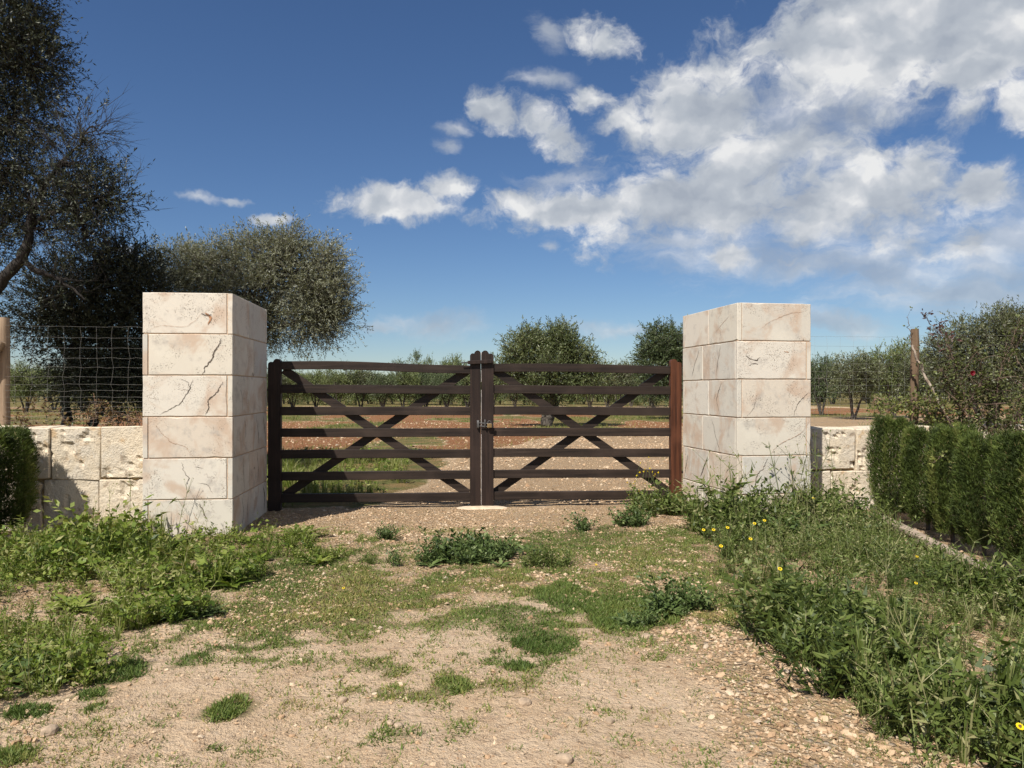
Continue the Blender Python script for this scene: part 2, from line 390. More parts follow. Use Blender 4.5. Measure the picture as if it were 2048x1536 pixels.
L_DUSK = leaf_mat('blue_green_leaf', [(0.0, (0.042, 0.068, 0.017)), (0.6, (0.092, 0.135, 0.038)), (1.0, (0.18, 0.22, 0.08))], 0.5, 0.15, 0.3)
L_MAT = leaf_mat('mat_grass', [(0.0, (0.070, 0.110, 0.022)), (0.45, (0.135, 0.180, 0.040)), (0.75, (0.23, 0.225, 0.062)), (1.0, (0.36, 0.26, 0.11))], 0.6, 0.2, 0.25)
L_ROSE = leaf_mat('rose_leaf', [(0.0, (0.045, 0.038, 0.020)), (0.35, (0.075, 0.092, 0.028)), (0.7, (0.13, 0.15, 0.042)), (1.0, (0.24, 0.25, 0.065))], 0.5, 0.2, 0.35)
L_PURPLE = leaf_mat('purple_leaf', [(0.0, (0.035, 0.015, 0.015)), (1.0, (0.12, 0.06, 0.045))], 0.5, 0.15, 0.35)
L_DRY = leaf_mat('dry_creeper_leaf', [(0.0, (0.06, 0.035, 0.018)), (0.6, (0.16, 0.095, 0.05)), (1.0, (0.22, 0.19, 0.06))], 0.7, 0.15, 0.2)
M_YELLOW = leaf_mat('yellow_petal', [(0.0, (0.72, 0.50, 0.01)), (1.0, (0.86, 0.66, 0.02))], 0.6, 0.2, 0.2)
M_RED = leaf_mat('red_petal', [(0.0, (0.12, 0.003, 0.010)), (1.0, (0.26, 0.008, 0.022))], 0.5, 0.15, 0.3)
M_STEM = plain('green_stem', (0.12, 0.15, 0.05), 0.7)
M_DRYSTEM = plain('straw_stem', (0.28, 0.23, 0.12), 0.8)

# ------------------------------------------------------------------ ground
DRIVE = np.array([(0.0, 7.0), (0.25, 10.0), (0.6, 13.0), (1.3, 17.0), (3.0, 20.8), (6.2, 24.5), (10.0, 29.0), (14.0, 34.5), (24.0, 38.0), (40, 41.0)])
TRACK2 = np.array([(4.0, 58.0), (20.0, 64.0), (34.0, 66.0), (70.0, 68.0)])
def seg_dist(x, y, P):
    d = np.full(np.shape(x), 1e9)
    for (ax, ay), (bx, by) in zip(P[:-1], P[1:]):
        t = np.clip(((x - ax) * (bx - ax) + (y - ay) * (by - ay)) / ((bx - ax) ** 2 + (by - ay) ** 2), 0, 1)
        d = np.minimum(d, np.hypot(x - ax - t * (bx - ax), y - ay - t * (by - ay)))
    return d
def gh(x, y):
    x = np.asarray(x, float); y = np.asarray(y, float)
    h = (fbm(x * 0.55 + 3, y * 0.55, 0, 3) - 0.5) * 0.07
    near = sstep(16, 9, y)
    h = h + ((fbm(x * 3.1, y * 3.1, 2.0, 3) - 0.5) * 0.035 + (fbm(x * 11, y * 11, 4.0, 2) - 0.5) * 0.014) * near
    # two faint wheel ruts worn by cars turning in at the gate
    for xr in (-0.85, 0.75): h = h - 0.022 * np.exp(-((x - xr - 0.05 * (y - 5)) / 0.28) ** 2) * sstep(9.5, 6, y) 
    return h
def ground_masks(x, y):
    wob = (fbm(x * 0.45, y * 0.45, 7.0, 4) - 0.5)
    dd = seg_dist(x, y, DRIVE); hw = 1.95 + 0.06 * np.clip(y - 14, 0, 20)
    drive = sstep(hw + 0.35, hw - 0.35, dd + wob * 1.4)
    drive = np.maximum(drive, sstep(2.6, 1.6, seg_dist(x, y, TRACK2) + wob * 2))
    behind = sstep(8.9, 9.6, y - 0.1 * x)
    front_gravel = sstep(0.30, 0.76, fbm(x * 0.8 + 9, y * 0.8, 1.0, 4) + 0.34 * sstep(0.5, 1.3, x) - 0.24 * np.exp(-((x - 0.1) / 0.8) ** 2) * sstep(5.0, 3.4, y) + 0.26 * sstep(4.5, 6.0, y))
    gravel = np.where(behind > 0.5, drive, front_gravel)
    gn = fbm(x * 0.33 + 30, y * 0.22, 3.0, 4)
    off = (1 - drive) * behind
    verge = off * sstep(17.5, 14.5, y + wob * 3) * sstep(-1.0, -1.8, x)
    red = off * sstep(14.0, 16.5, y + wob * 3) * sstep(0.66, 0.54, gn + 0.08 * sstep(20, 34, y)) * sstep(80, 50, y)
    grass = np.clip(off * (1 - red), 0, 1)
    grass = np.maximum(grass, verge)
    red = red * (1 - verge)
    return gravel, np.clip(red, 0, 1), np.clip(grass, 0, 1)
def ground_material(t, p, out):
    tc = t.new('ShaderNodeTexCoord'); v = tc.outputs['Object']
    a = t.new('ShaderNodeAttribute', attribute_name='mask'); sp = t.new('ShaderNodeSeparateColor'); t.l.new(a.outputs['Color'], sp.inputs[0])
    nA, _ = t.noise(v, 1.6, 6, 0.6); nB, _ = t.noise(v, 7.0, 6, 0.65); nC, _ = t.noise(v, 38, 5, 0.65); nD, _ = t.noise(v, 130, 3, 0.6)
    dirt = t.mix(t.ss(nA, 0.35, 0.65), (0.51, 0.365, 0.23), (0.60, 0.45, 0.305))
    dirt = t.mix(t.ss(nB, 0.48, 0.72, 0, 0.55), dirt, (0.32, 0.205, 0.125))
    dirt = t.mix(t.ss(nC, 0.45, 0.7, 0, 0.45), dirt, (0.50, 0.40, 0.30))
    dirt = t.mix(t.ss(nD, 0.54, 0.68, 0, 0.5), dirt, (0.25, 0.165, 0.10))
    nE, _ = t.noise(v, 18, 5, 0.7)
    dirt = t.mix(t.ss(nE, 0.55, 0.68, 0, 0.5), dirt, (0.29, 0.19, 0.115))
    vo = t.new('ShaderNodeTexVoronoi'); t.put(vo.inputs['Vector'], v); vo.inputs['Scale'].default_value = 34
    vs = t.new('ShaderNodeSeparateColor'); t.l.new(vo.outputs['Color'], vs.inputs[0])
    pebble = t.ramp(vs.outputs[0], [(0.0, (0.38, 0.245, 0.145)), (0.4, (0.50, 0.35, 0.215)), (0.75, (0.50, 0.385, 0.26)), (1.0, (0.38, 0.31, 0.235))])
    gap = t.ss(vo.outputs['Distance'], 0.25, 0.62)
    grav = t.mix(t.math('MULTIPLY', gap, 0.6), pebble, (0.31, 0.20, 0.105))
    grav = t.mix(t.ss(nB, 0.45, 0.72, 0, 0.6), grav, (0.47, 0.325, 0.185))
    red = t.mix(t.ss(nB, 0.3, 0.7), (0.175, 0.075, 0.033), (0.27, 0.130, 0.062))
    red = t.mix(t.ss(nA, 0.48, 0.68, 0, 0.55), red, (0.24, 0.165, 0.085))
    red = t.mix(t.ss(nC, 0.60, 0.70, 0, 0.8), red, (0.46, 0.31, 0.19))
    vr = t.new('ShaderNodeTexVoronoi'); t.put(vr.inputs['Vector'], v); vr.inputs['Scale'].default_value = 6.0
    red = t.mix(t.ss(vr.outputs['Distance'], 0.10, 0.20, 0.7, 0.0), red, (0.50, 0.37, 0.25))
    grs = t.mix(t.ss(nB, 0.35, 0.65), (0.075, 0.088, 0.026), (0.15, 0.135, 0.050))
    grs = t.mix(t.ss(nA, 0.42, 0.62, 0, 0.8), grs, (0.24, 0.15, 0.07))
    grs = t.mix(t.ss(nC, 0.55, 0.68, 0, 0.6), grs, (0.30, 0.22, 0.12))
    grs = t.mix(t.ss(nE, 0.5, 0.66, 0, 0.5), grs, (0.06, 0.07, 0.02))
    jit = t.math('MULTIPLY', t.math('SUBTRACT', nB, 0.5), 0.9)
    c = t.mix(t.ss(t.math('ADD', sp.outputs[0], jit), 0.35, 0.65), dirt, grav)
    c = t.mix(t.ss(t.math('ADD', sp.outputs[1], jit), 0.4, 0.6), c, red)
    c = t.mix(t.ss(t.math('ADD', sp.outputs[2], jit), 0.4, 0.65), c, grs)
    mossy = t.mix(t.ss(nC, 0.4, 0.65), (0.15, 0.125, 0.05), (0.085, 0.10, 0.030))
    c = t.mix(t.math('MULTIPLY', t.ss(t.math('ADD', a.outputs['Alpha'], t.math('MULTIPLY', t.math('SUBTRACT', nC, 0.5), 0.8)), 0.20, 0.62), 0.62), c, mossy)
    t.l.new(c, p.inputs['Base Color']); p.inputs['Roughness'].default_value = 0.97; p.inputs['Specular IOR Level'].default_value = 0.1
    h = t.math('ADD', t.math('ADD', t.math('MULTIPLY', nC, 0.7), t.math('MULTIPLY', nD, 0.35)), t.math('MULTIPLY', t.math('SUBTRACT', 1.0, gap), t.math('MULTIPLY', sp.outputs[0], 0.6)))
    h = t.math('ADD', h, t.math('ADD', t.math('MULTIPLY', nB, 0.9), t.math('MULTIPLY', nE, 0.7)))
    bump(t, p, h, 1.0, 0.034)
M_GROUND = material('earth_and_gravel', ground_material)
def grow(a, b, k): return a * (b / a) ** np.linspace(0, 1, k)
PATCH = [(660, 1190, 170, 62, .9), (570, 1150, 90, 40, .8), (720, 1245, 100, 30, .85), (790, 1150, 60, 30, .6), (1250, 1215, 105, 36, 1.0), (1130, 1185, 70, 30, .95), (1100, 1290, 62, 30, .95), (1010, 1238, 150, 34, .8), (905, 1375, 44, 22, 1.0), (1035, 1341, 34, 14, 1.0), (460, 1420, 30, 24, 1.0),
         (50, 1430, 70, 24, 1.0), (185, 1392, 34, 16, 1.0), (185, 1425, 24, 14, .9), (500, 1268, 48, 22, .9), (240, 1345, 50, 24, .95), (390, 1325, 36, 16, .9), (430, 1300, 90, 24, .5), (270, 1300, 110, 36, .5), (590, 1408, 34, 10, .7), (1240, 1095, 120, 40, .85), (1100, 1095, 60, 40, .9), (930, 1140, 110, 20, .6), (820, 1180, 60, 26, .45),
         (1220, 1145, 36, 9, .9), (1320, 1110, 60, 30, .7), (1400, 1150, 60, 50, .85), (1340, 1290, 100, 40, .4), (1430, 1260, 60, 30, .4), (20, 1520, 40, 18, 1.0), (1310, 1312, 30, 10, .8), (430, 1495, 16, 6, .9), (690, 1330, 60, 20, .3), (160, 1470, 60, 20, .25), (640, 1100, 80, 18, .6), (800, 1105, 70, 26, .4), (1160, 1130, 80, 22, .5)]
def mat_field(x, y):
    """how much low grass grows at a place on the drive (0..1)"""
    m = np.zeros(np.shape(x)); lush = np.zeros(np.shape(x)); solid = np.zeros(np.shape(x)); na = fbm(x * 3.5, y * 3.5, 2.0, 4) - .5; nb = fbm(x * 3.1 + 50, y * 3.1, 7.0, 4) - .5
    for i, (px, py, rx, ry, dn) in enumerate(PATCH):
        cx, cy = gp(px, py); ax = 1.12 * rx / F * cy; ay = 1.12 * abs(gp(px, py - ry)[1] - gp(px, py + ry)[1]) / 2
        e = 1.08 - np.hypot((x - cx) / ax, (y - cy) / ay) + (na if i % 2 else nb) * (2.0 if dn < .7 else 1.35)
        v = sstep(0.0, 0.5, e) * dn; m = np.maximum(m, v); lush = np.maximum(lush, v * (dn > .93)); solid = np.maximum(solid, v * (dn > .75))
    fine = fbm(x * 9, y * 9, 1.0, 3)
    zone = sstep(3.6, 4.8, y) * sstep(8.0, 7.2, y) * sstep(-2.6, -2.0, x) * sstep(2.3, 1.6, x)
    m = np.maximum(m, zone * .95 * sstep(.34, .52, fbm(x * 1.25 + 5, y * 1.25, 12.0, 4)))
    zone2 = sstep(2.6, 3.3, y) * sstep(5.6, 4.2, y) * sstep(1.6, -.8, x)
    m = np.maximum(m, zone2 * .75 * sstep(.46, .60, fbm(x * 2.1 + 25, y * 2.1, 14.0, 4)))
    m = np.where(lush > .5, m, np.where(solid > .4, m * (.45 + .6 * sstep(.36, .60, fine)), m * (.08 + .95 * sstep(.40, .62, fine))))
    return m, lush
def build_ground():
    xs = np.arange(-7, 7.001, 0.1); gx = 7 + grow(0.15, 2600, 46); xs = np.concatenate([-gx[::-1], xs, gx])
    ys = np.concatenate([-grow(0.5, 300, 14)[::-1] + 0.5, np.arange(0.6, 11, 0.095), np.arange(11, 32, 0.32), 32 + grow(0.5, 3500, 46)])
    X, Y = np.meshgrid(xs, ys); Z = gh(X, Y)
    Z *= sstep(60, 25, np.hypot(X, Y))
    V = np.stack([X, Y, Z], -1).reshape(-1, 3); nx = len(xs)
    i = np.arange(len(ys) - 1)[:, None] * nx + np.arange(nx - 1)[None]
    q = np.stack([i, i + 1, i + nx + 1, i + nx], -1).reshape(-1, 4)
    G = Geo().add(V, quads=q); me = G.mesh('ground', True)
    g, r, s = ground_masks(V[:, 0], V[:, 1])
    ca = me.attributes.new('mask', 'FLOAT_COLOR', 'POINT')
    mt = np.zeros_like(g); nr = (np.abs(V[:, 0]) < 7) & (V[:, 1] > 1) & (V[:, 1] < 9.5); mt[nr] = mat_field(V[nr, 0], V[nr, 1])[0]
    ca.data.foreach_set('color', np.stack([g, r, s, mt], -1).astype(np.float32).ravel())
    o = link('ground', me, M_GROUND); o['kind'] = 'structure'; return o
build_ground()

# ------------------------------------------------------------------ stone gate pillars
def slab_mesh(name, sx, sy, sz, axis, sgn, seed):
    r = random.Random(seed); t = sx if axis == 0 else sy; u = sy if axis == 0 else sx
    nu = max(2, int(u / 0.085)); nz = max(2, int(sz / 0.085)); ring = []
    for i in range(nu): ring.append((-u / 2 + u * i / nu, -sz / 2))
    for i in range(nz): ring.append((u / 2, -sz / 2 + sz * i / nz))
    for i in range(nu): ring.append((u / 2 - u * i / nu, sz / 2))
    for i in range(nz): ring.append((-u / 2, sz / 2 - sz * i / nz))
    chip = [0.0025 + 0.0035 * r.random() ** 2 + (0.011 * r.random() if r.random() < 0.09 else 0) for _ in ring]
    bm = bmesh.new(); rows = []
    def vert(a, z, n): return bm.verts.new((n * sgn, a, z) if axis == 0 else (a, n * sgn, z))
    rows.append([vert(a, z, -t / 2) for a, z in ring])
    rows.append([vert(a, z, t / 2 - c) for (a, z), c in zip(ring, chip)])
    rows.append([vert(a - math.copysign(min(c, abs(a)), a) * (abs(abs(a) - u / 2) < 1e-6), z - math.copysign(min(c, abs(z)), z) * (abs(abs(z) - sz / 2) < 1e-6), t / 2) for (a, z), c in zip(ring, chip)])
    m = len(ring)
    for p_, q_ in ((rows[0], rows[1]), (rows[1], rows[2])):
        for i in range(m): bm.faces.new((p_[i], p_[(i + 1) % m], q_[(i + 1) % m], q_[i]))
    bm.faces.new(rows[0][::-1]); bm.faces.new(rows[2]); bmesh.ops.recalc_face_normals(bm, faces=bm.faces[:])
    me = bpy.data.meshes.new(name); bm.to_mesh(me); bm.free(); return me
def add_block(parent, x0, x1, y0, y1, z0, z1, W, D, mat=M_SLAB, name='block', gap=0.0055, proud=0.0):
    e = 1e-4; a = []
    for lo, hi, L in ((x0, x1, W), (y0, y1, D)):
        a.append((lo if lo < e else lo + gap, hi if hi > L - e else hi - gap))
    (x0, x1), (y0, y1) = a; z0 += gap; z1 -= gap
    s = random.randint(0, 9999); pr = random.uniform(-0.0012, 0.0018)
    axis = 0 if (x1 - x0) < (y1 - y0) else 1; sgn = (1 if (x0 + x1) / 2 > W / 2 else -1) if axis == 0 else (1 if (y0 + y1) / 2 > D / 2 else -1)
    me = slab_mesh(name, x1 - x0, y1 - y0, z1 - z0, axis, sgn, s)
    o = link(name, me, mat, parent, ((x0 + x1) / 2, (y0 + y1) / 2 + pr, (z0 + z1) / 2))
    return o
def crack(block, pts, w, face, off, mat=M_CRACK, seed=0):
    """a thin dark fissure on a block's face; pts are (along, z) in pillar coordinates on the face plane"""
    r = np.random.default_rng(seed); P = smooth_path([(u, 0, z) for u, z in pts], 9)
    m = len(P); jit = np.cumsum(r.normal(0, 0.005, m)); jit -= np.linspace(0, jit[-1], m); P[:, 0] += jit; P[:, 2] += r.normal(0, 0.002, m)
    t = unit(np.gradient(P, axis=0)); n = np.stack([-t[:, 2], 0 * t[:, 0], t[:, 0]], -1)
    ww = 0.72 * w * np.sin(np.linspace(0.12, math.pi - 0.05, m)) ** 0.6 * r.uniform(0.35, 1.25, m)
    A = P + n * ww[:, None] / 2; B = P - n * ww[:, None] / 2
    V = np.stack([A, B], 1).reshape(-1, 3)
    if face == 'front': V[:, 1] = off
    else: V = np.stack([np.full(len(V), off), V[:, 0], V[:, 2]], -1)
    V -= np.array(block.location)
    q = [(2 * i, 2 * i + 1, 2 * i + 3, 2 * i + 2) for i in range(m - 1)]
    G = Geo().add(V, quads=q); return G.build('crack', mat, block)
def pillar(label, loc, rz, W, D, top, h, inner, splits_odd, splits_even, cracks):
    t = thing('gate_pillar', label, 'pillar', loc, rz)
    th = 0.05; zs = [top - h * k for k in range(7)]
    core = box_mesh('mortar_core', W - 0.016, D - 0.016, top + 0.12 - 0.008, 0)
    link('mortar_core', core, M_MORTAR, t, (W / 2, D / 2, (top - 0.12 - 0.006) / 2))
    B = {}
    for k in range(6):
        z1, z0 = zs[k], zs[k + 1]; odd = (k % 2 == 0)
        flip = (inner == 'left')
        # long front slab leaves the edge of a side slab showing at one corner, changing side each course
        if odd != flip: fx = (0, W - th)
        else: fx = (th, W)
        B[k, 'f'] = add_block(t, fx[0], fx[1], 0, th, z0, z1, W, D)
        bx = (th, W) if fx[0] == 0 else (0, W - th)
        add_block(t, bx[0], bx[1], D - th, D, z0, z1, W, D)
        for side in ('left', 'right'):
            xx = (0, th) if side == 'left' else (W - th, W)
            starts_front = (side == 'right') == (fx[0] == 0)
            y0 = 0 if starts_front else th; y1 = D - th if starts_front else D
            sp = splits_odd if odd else splits_even
            ys = [y0, sp, y1]
            for q in range(2):
                b = add_block(t, xx[0], xx[1], ys[q], ys[q + 1], z0, z1, W, D)
                if side == inner: B[k, 's', q] = b
    cap = box_mesh('top_slab', W - 2 * th - 0.01, D - 2 * th - 0.01, 0.03, 0.002)
    link('top_slab', cap, M_SLAB, t, (W / 2, D / 2, top - 0.012))
    for n_, (key, pts, w, m) in enumerate(cracks):
        if key not in B: continue
        face = 'front' if key[1] == 'f' else 'side'
        off = -0.0026 if face == 'front' else (W + 0.0012 if inner == 'right' else -0.0012)
        crack(B[key], pts, w, face, off, m, 100 + n_)
    return t
LP = (-3.537, 7.18); LR = math.radians(5.8); RP = (2.348, 7.81); RR = math.radians(9.5)
def fr(px, py, x0=285.0, w=182.0, W=0.835, y0=588.5, s=206.5, top=2.36): return ((px - x0) / w * W, top - (py - y0) / s)
def L(px, py): return fr(px, py)
def R(px, py): return fr(px, py, 1475.0, 147.0, 0.83, 606.5, 190.5, 2.335)
def LS(px, k): return k
cl = [((0, 'f'), [L(412, 628), L(420, 637), L(417, 652)], 0.032, M_RUST), ((0, 'f'), [L(405, 630), L(416, 634), L(424, 632)], 0.02, M_CRACK), ((0, 'f'), [L(290, 667), L(320, 655), L(370, 656), L(395, 640), L(440, 604)], 0.004, M_RUST),
      ((1, 'f'), [L(443, 679), L(438, 700), L(428, 722), L(414, 738), L(405, 752)], 0.02, M_CRACK),
      ((2, 'f'), [L(386, 762), L(378, 785), L(362, 808), L(340, 820), L(318, 832)], 0.010, M_CRACK), ((2, 'f'), [L(447, 766), L(430, 784), L(419, 800), L(420, 818), L(412, 833)], 0.014, M_CRACK), ((2, 'f'), [L(360, 760), L(377, 770), L(379, 783)], 0.006, M_CRACK),
      ((3, 'f'), [L(312, 852), L(330, 875), L(348, 888), L(370, 895), L(390, 915)], 0.006, M_RUST),
      ((4, 'f'), [L(360, 926), L(367, 945), L(375, 965), L(372, 998)], 0.008, M_CRACK), ((4, 'f'), [L(395, 968), L(415, 972), L(428, 990)], 0.006, M_CRACK), ((4, 'f'), [L(390, 935), L(408, 938)], 0.005, M_CRACK),
      ((5, 'f'), [L(401, 1008), L(405, 1025), L(416, 1045)], 0.016, M_CRACK), ((5, 'f'), [L(388, 1027), L(397, 1046)], 0.007, M_RUST)]
cl += [((2, 's', 0), [(0.30, 1.50), (0.34, 1.30), (0.38, 1.20)], 0.012, M_CRACK), ((3, 's', 0), [(0.45, 1.14), (0.50, 1.0), (0.46, 0.9)], 0.02, M_CRACK), ((3, 's', 1), [(0.95, 1.14), (1.05, 0.95), (1.10, 0.78)], 0.022, M_CRACK),
       ((3, 's', 1), [(1.28, 1.13), (1.38, 0.95), (1.43, 0.8)], 0.025, M_CRACK), ((4, 's', 0), [(0.40, 0.72), (0.42, 0.5), (0.43, 0.38)], 0.014, M_CRACK), ((4, 's', 1), [(1.0, 0.74), (1.06, 0.55), (1.04, 0.4)], 0.02, M_CRACK),
       ((5, 's', 0), [(0.35, 0.33), (0.40, 0.16), (0.32, 0.02)], 0.02, M_CRACK), ((5, 's', 1), [(1.28, 0.34), (1.36, 0.2), (1.33, 0.04)], 0.04, M_CRACK), ((5, 's', 0), [(0.62, 0.30), (0.55, 0.15), (0.6, 0.03)], 0.014, M_CRACK),
       ((1, 's', 1), [(0.80, 1.60), (0.815, 1.585), (0.83, 1.57)], 0.045, M_CRACK), ((4, 's', 1), [(0.86, 0.58), (0.875, 0.565)], 0.04, M_CRACK)]
pillar('shaded-side square pillar of pale limestone slabs left of the gate', (*LP, 0), LR, 0.835, 1.48, 2.36, 0.399, 'right', 0.66, 0.855, cl)
cr = [((0, 'f'), [R(1520, 660), R(1545, 640), R(1575, 628), R(1612, 622)], 0.005, M_RUST), ((1, 'f'), [R(1492, 712), R(1508, 722), R(1520, 716)], 0.02, M_CRACK), ((1, 'f'), [R(1496, 732), R(1506, 728), R(1516, 730)], 0.012, M_CRACK), ((1, 'f'), [R(1567, 703), R(1577, 706)], 0.016, M_RUST),
      ((2, 'f'), [R(1618, 785), R(1604, 800), R(1594, 815), R(1588, 834)], 0.008, M_CRACK), ((2, 'f'), [R(1511, 800), R(1502, 815), R(1493, 832)], 0.005, M_CRACK),
      ((3, 'f'), [R(1618, 843), R(1600, 868), R(1578, 880), R(1555, 892), R(1535, 912)], 0.006, M_RUST),
      ((4, 'f'), [R(1535, 918), R(1527, 935), R(1515, 950), R(1511, 965), R(1512, 985)], 0.012, M_CRACK), ((4, 'f'), [R(1512, 950), R(1524, 960), R(1538, 972)], 0.005, M_CRACK),
      ((0, 's', 0), [(0.15, 2.22), (0.35, 2.14), (0.55, 2.05)], 0.006, M_RUST), ((1, 's', 0), [(0.40, 1.90), (0.46, 1.72), (0.50, 1.58)], 0.014, M_CRACK), ((1, 's', 1), [(0.98, 1.88), (1.10, 1.70), (1.18, 1.57)], 0.016, M_CRACK),
      ((2, 's', 0), [(0.38, 1.50), (0.48, 1.33), (0.42, 1.16)], 0.014, M_CRACK), ((3, 's', 0), [(0.62, 1.09), (0.50, 0.9), (0.42, 0.75)], 0.016, M_CRACK), ((4, 's', 0), [(0.60, 0.66), (0.55, 0.5), (0.48, 0.38)], 0.014, M_RUST),
      ((4, 's', 1), [(0.74, 0.66), (0.84, 0.52), (0.95, 0.40)], 0.03, M_CRACK), ((4, 's', 1), [(1.30, 0.64), (1.36, 0.5), (1.42, 0.36)], 0.02, M_CRACK), ((5, 's', 0), [(0.7, 0.3), (0.8, 0.15), (0.75, 0.02)], 0.02, M_CRACK), ((5, 's', 1), [(1.1, 0.3), (1.0, 0.15), (1.08, 0.02)], 0.022, M_CRACK)]
pillar('sunlit square pillar of pale limestone slabs right of the gate', (*RP, 0), RR, 0.83, 1.46, 2.335, 0.401, 'left', 0.71, 0.87, cr)

# ------------------------------------------------------------------ low stone walls
def stone_wall(label, start, rz, length, rows, top, sign, joints, seed0):
    """rows of big weathered blocks; local x runs away from the pillar along the wall"""
    t = thing('stone_wall', label, 'wall', (start[0], start[1], 0), rz)
    th = 0.34; r = random.Random(seed0)
    core = box_mesh('mortar_core', length - 0.04, th - 0.10, top - 0.02 + 0.15, 0)
    link('mortar_core', core, M_OCHRE, t, (sign * length / 2, th / 2, (top - 0.02 - 0.15) / 2))
    for k, (z0, z1) in enumerate(rows):
        js = list(joints[k]); x = js[-1]
        while x < length: x += r.uniform(0.44, 0.62); js.append(min(x, length))
        for i, (a, b) in enumerate(zip(js[:-1], js[1:])):
            if b - a < 0.05: continue
            g = r.uniform(0.004, 0.014)
            me = box_mesh('block', b - a - g, th, z1 - z0 - 0.006, 0.009, 1, 0.016, 15, 0.0065, 7.0, seed0 + k * 31 + i, False)
            link('block', me, M_ROUGH, t, (sign * (a + b) / 2, th / 2 + r.uniform(-0.02, 0.012), (z0 + z1) / 2 + r.uniform(-0.006, 0.006)))
    return t
stone_wall('low wall of pitted limestone blocks left of the gate, beside the log', (-3.60, 7.78), LR, 3.9, [(0.50, 1.04), (-0.05, 0.49)], 1.04, -1, [(0.0, 0.63, 1.12, 1.5), (0.0, 0.645, 1.2)], 11)
stone_wall('low wall of pitted limestone blocks right of the gate, behind the hedge', (3.045, 8.72), RR, 5.2, [(0.47, 0.975), (-0.05, 0.46)], 0.975, 1, [(0.0, 0.46, 1.05), (0.0, 0.45, 0.72, 1.25)], 47)

# ------------------------------------------------------------------ wooden gate
GA = np.array((-2.78, 8.80)); GB = np.array((2.02, 9.28)); GL = float(np.linalg.norm(GB - GA)); GR = math.atan2(GB[1] - GA[1], GB[0] - GA[0])
RAILS = [1.480, 1.222, 0.965, 0.712, 0.456, 0.195]
def rail_mesh(x0, x1, ztop, hgt, y0, y1, n=1):
    xs = np.linspace(x0, x1, n + 1); bm = bmesh.new(); prev = None
    for x in xs:
        zt = ztop(x) if callable(ztop) else ztop
        ring = [bm.verts.new((x, y, z)) for y, z in ((y0, zt - hgt), (y1, zt - hgt), (y1, zt), (y0, zt))]
        if prev:
            for i in range(4): bm.faces.new((prev[i], prev[(i + 1) % 4], ring[(i + 1) % 4], ring[i]))
        else: bm.faces.new(ring[::-1])
        prev = ring
    bm.faces.new(prev); bmesh.ops.recalc_face_normals(bm, faces=bm.faces[:])
    long_e = [e for e in bm.edges if abs(e.verts[0].co.x - e.verts[1].co.x) > 1e-4]
    bmesh.ops.bevel(bm, geom=[e for e in long_e], offset=0.004, segments=1, affect='EDGES')
    me = bpy.data.meshes.new('rail'); bm.to_mesh(me); bm.free(); return me
def stile_mesh(w, z0, ztop_in, thick, inner, y0):
    """board with a scalloped head: a taller round by the meeting edge, a lower one outside"""
    r1 = w * 0.29; r2 = w * 0.245; out = []
    out += [(0, z0 + 0.02), (0.015, z0), (w - 0.015, z0), (w, z0 + 0.02)]
    c1 = w - r1; 
    for a in np.linspace(0, 150, 12): out.append((c1 + r1 * math.cos(math.radians(a)), ztop_in - r1 + r1 * math.sin(math.radians(a))))
    c2 = r2 + 0.001
    for a in np.linspace(58, 180, 9): out.append((c2 + r2 * 1.0 * math.cos(math.radians(a)), ztop_in - 0.035 - r2 + r2 * math.sin(math.radians(a))))
    if not inner: out = [(w - x, z) for x, z in out][::-1]
    bm = bmesh.new(); vs = [bm.verts.new((x, y0, z)) for x, z in out]; f = bm.faces.new(vs)
    ex = bmesh.ops.extrude_face_region(bm, geom=[f]); bmesh.ops.translate(bm, vec=(0, thick, 0), verts=[g for g in ex['geom'] if isinstance(g, bmesh.types.BMVert)])
    bmesh.ops.recalc_face_normals(bm, faces=bm.faces[:])
    me = bpy.data.meshes.new('stile'); bm.to_mesh(me); bm.free(); return me
def brace_mesh(p, q, w, y0, y1):
    d = np.array(q) - np.array(p); d = d / np.linalg.norm(d); n = np.array((-d[1], d[0])) * w / 2
    x0, x1 = min(p[0], q[0]), max(p[0], q[0])
    bm = bmesh.new(); pts = [np.array(p) + n, np.array(p) - n, np.array(q) - n, np.array(q) + n]
    vs = [bm.verts.new((a[0], y0, a[1])) for a in pts]; f = bm.faces.new(vs)
    ex = bmesh.ops.extrude_face_region(bm, geom=[f]); bmesh.ops.translate(bm, vec=(0, y1 - y0, 0), verts=[g for g in ex['geom'] if isinstance(g, bmesh.types.BMVert)])
    bmesh.ops.recalc_face_normals(bm, faces=bm.faces[:])
    me = bpy.data.meshes.new('brace'); bm.to_mesh(me); bm.free(); return me
def put(me, name, mat, parent, loc):
    o = link(name, me, mat, parent, loc); return o
def recenter(me):
    c = np.zeros(len(me.vertices) * 3, np.float32); me.vertices.foreach_get('co', c); c = c.reshape(-1, 3); m = (c.min(0) + c.max(0)) / 2
    me.vertices.foreach_set('co', (c - m).ravel()); me.update(); return tuple(float(x) for x in m)
def part(name, me, mat, parent): 
    m = recenter(me); return link(name, me, mat, parent, m)
def rod(p, q, r, n=8):
    G = Geo(); tube(G, np.array([p, q], float), r, n); return G.mesh('rod', True)
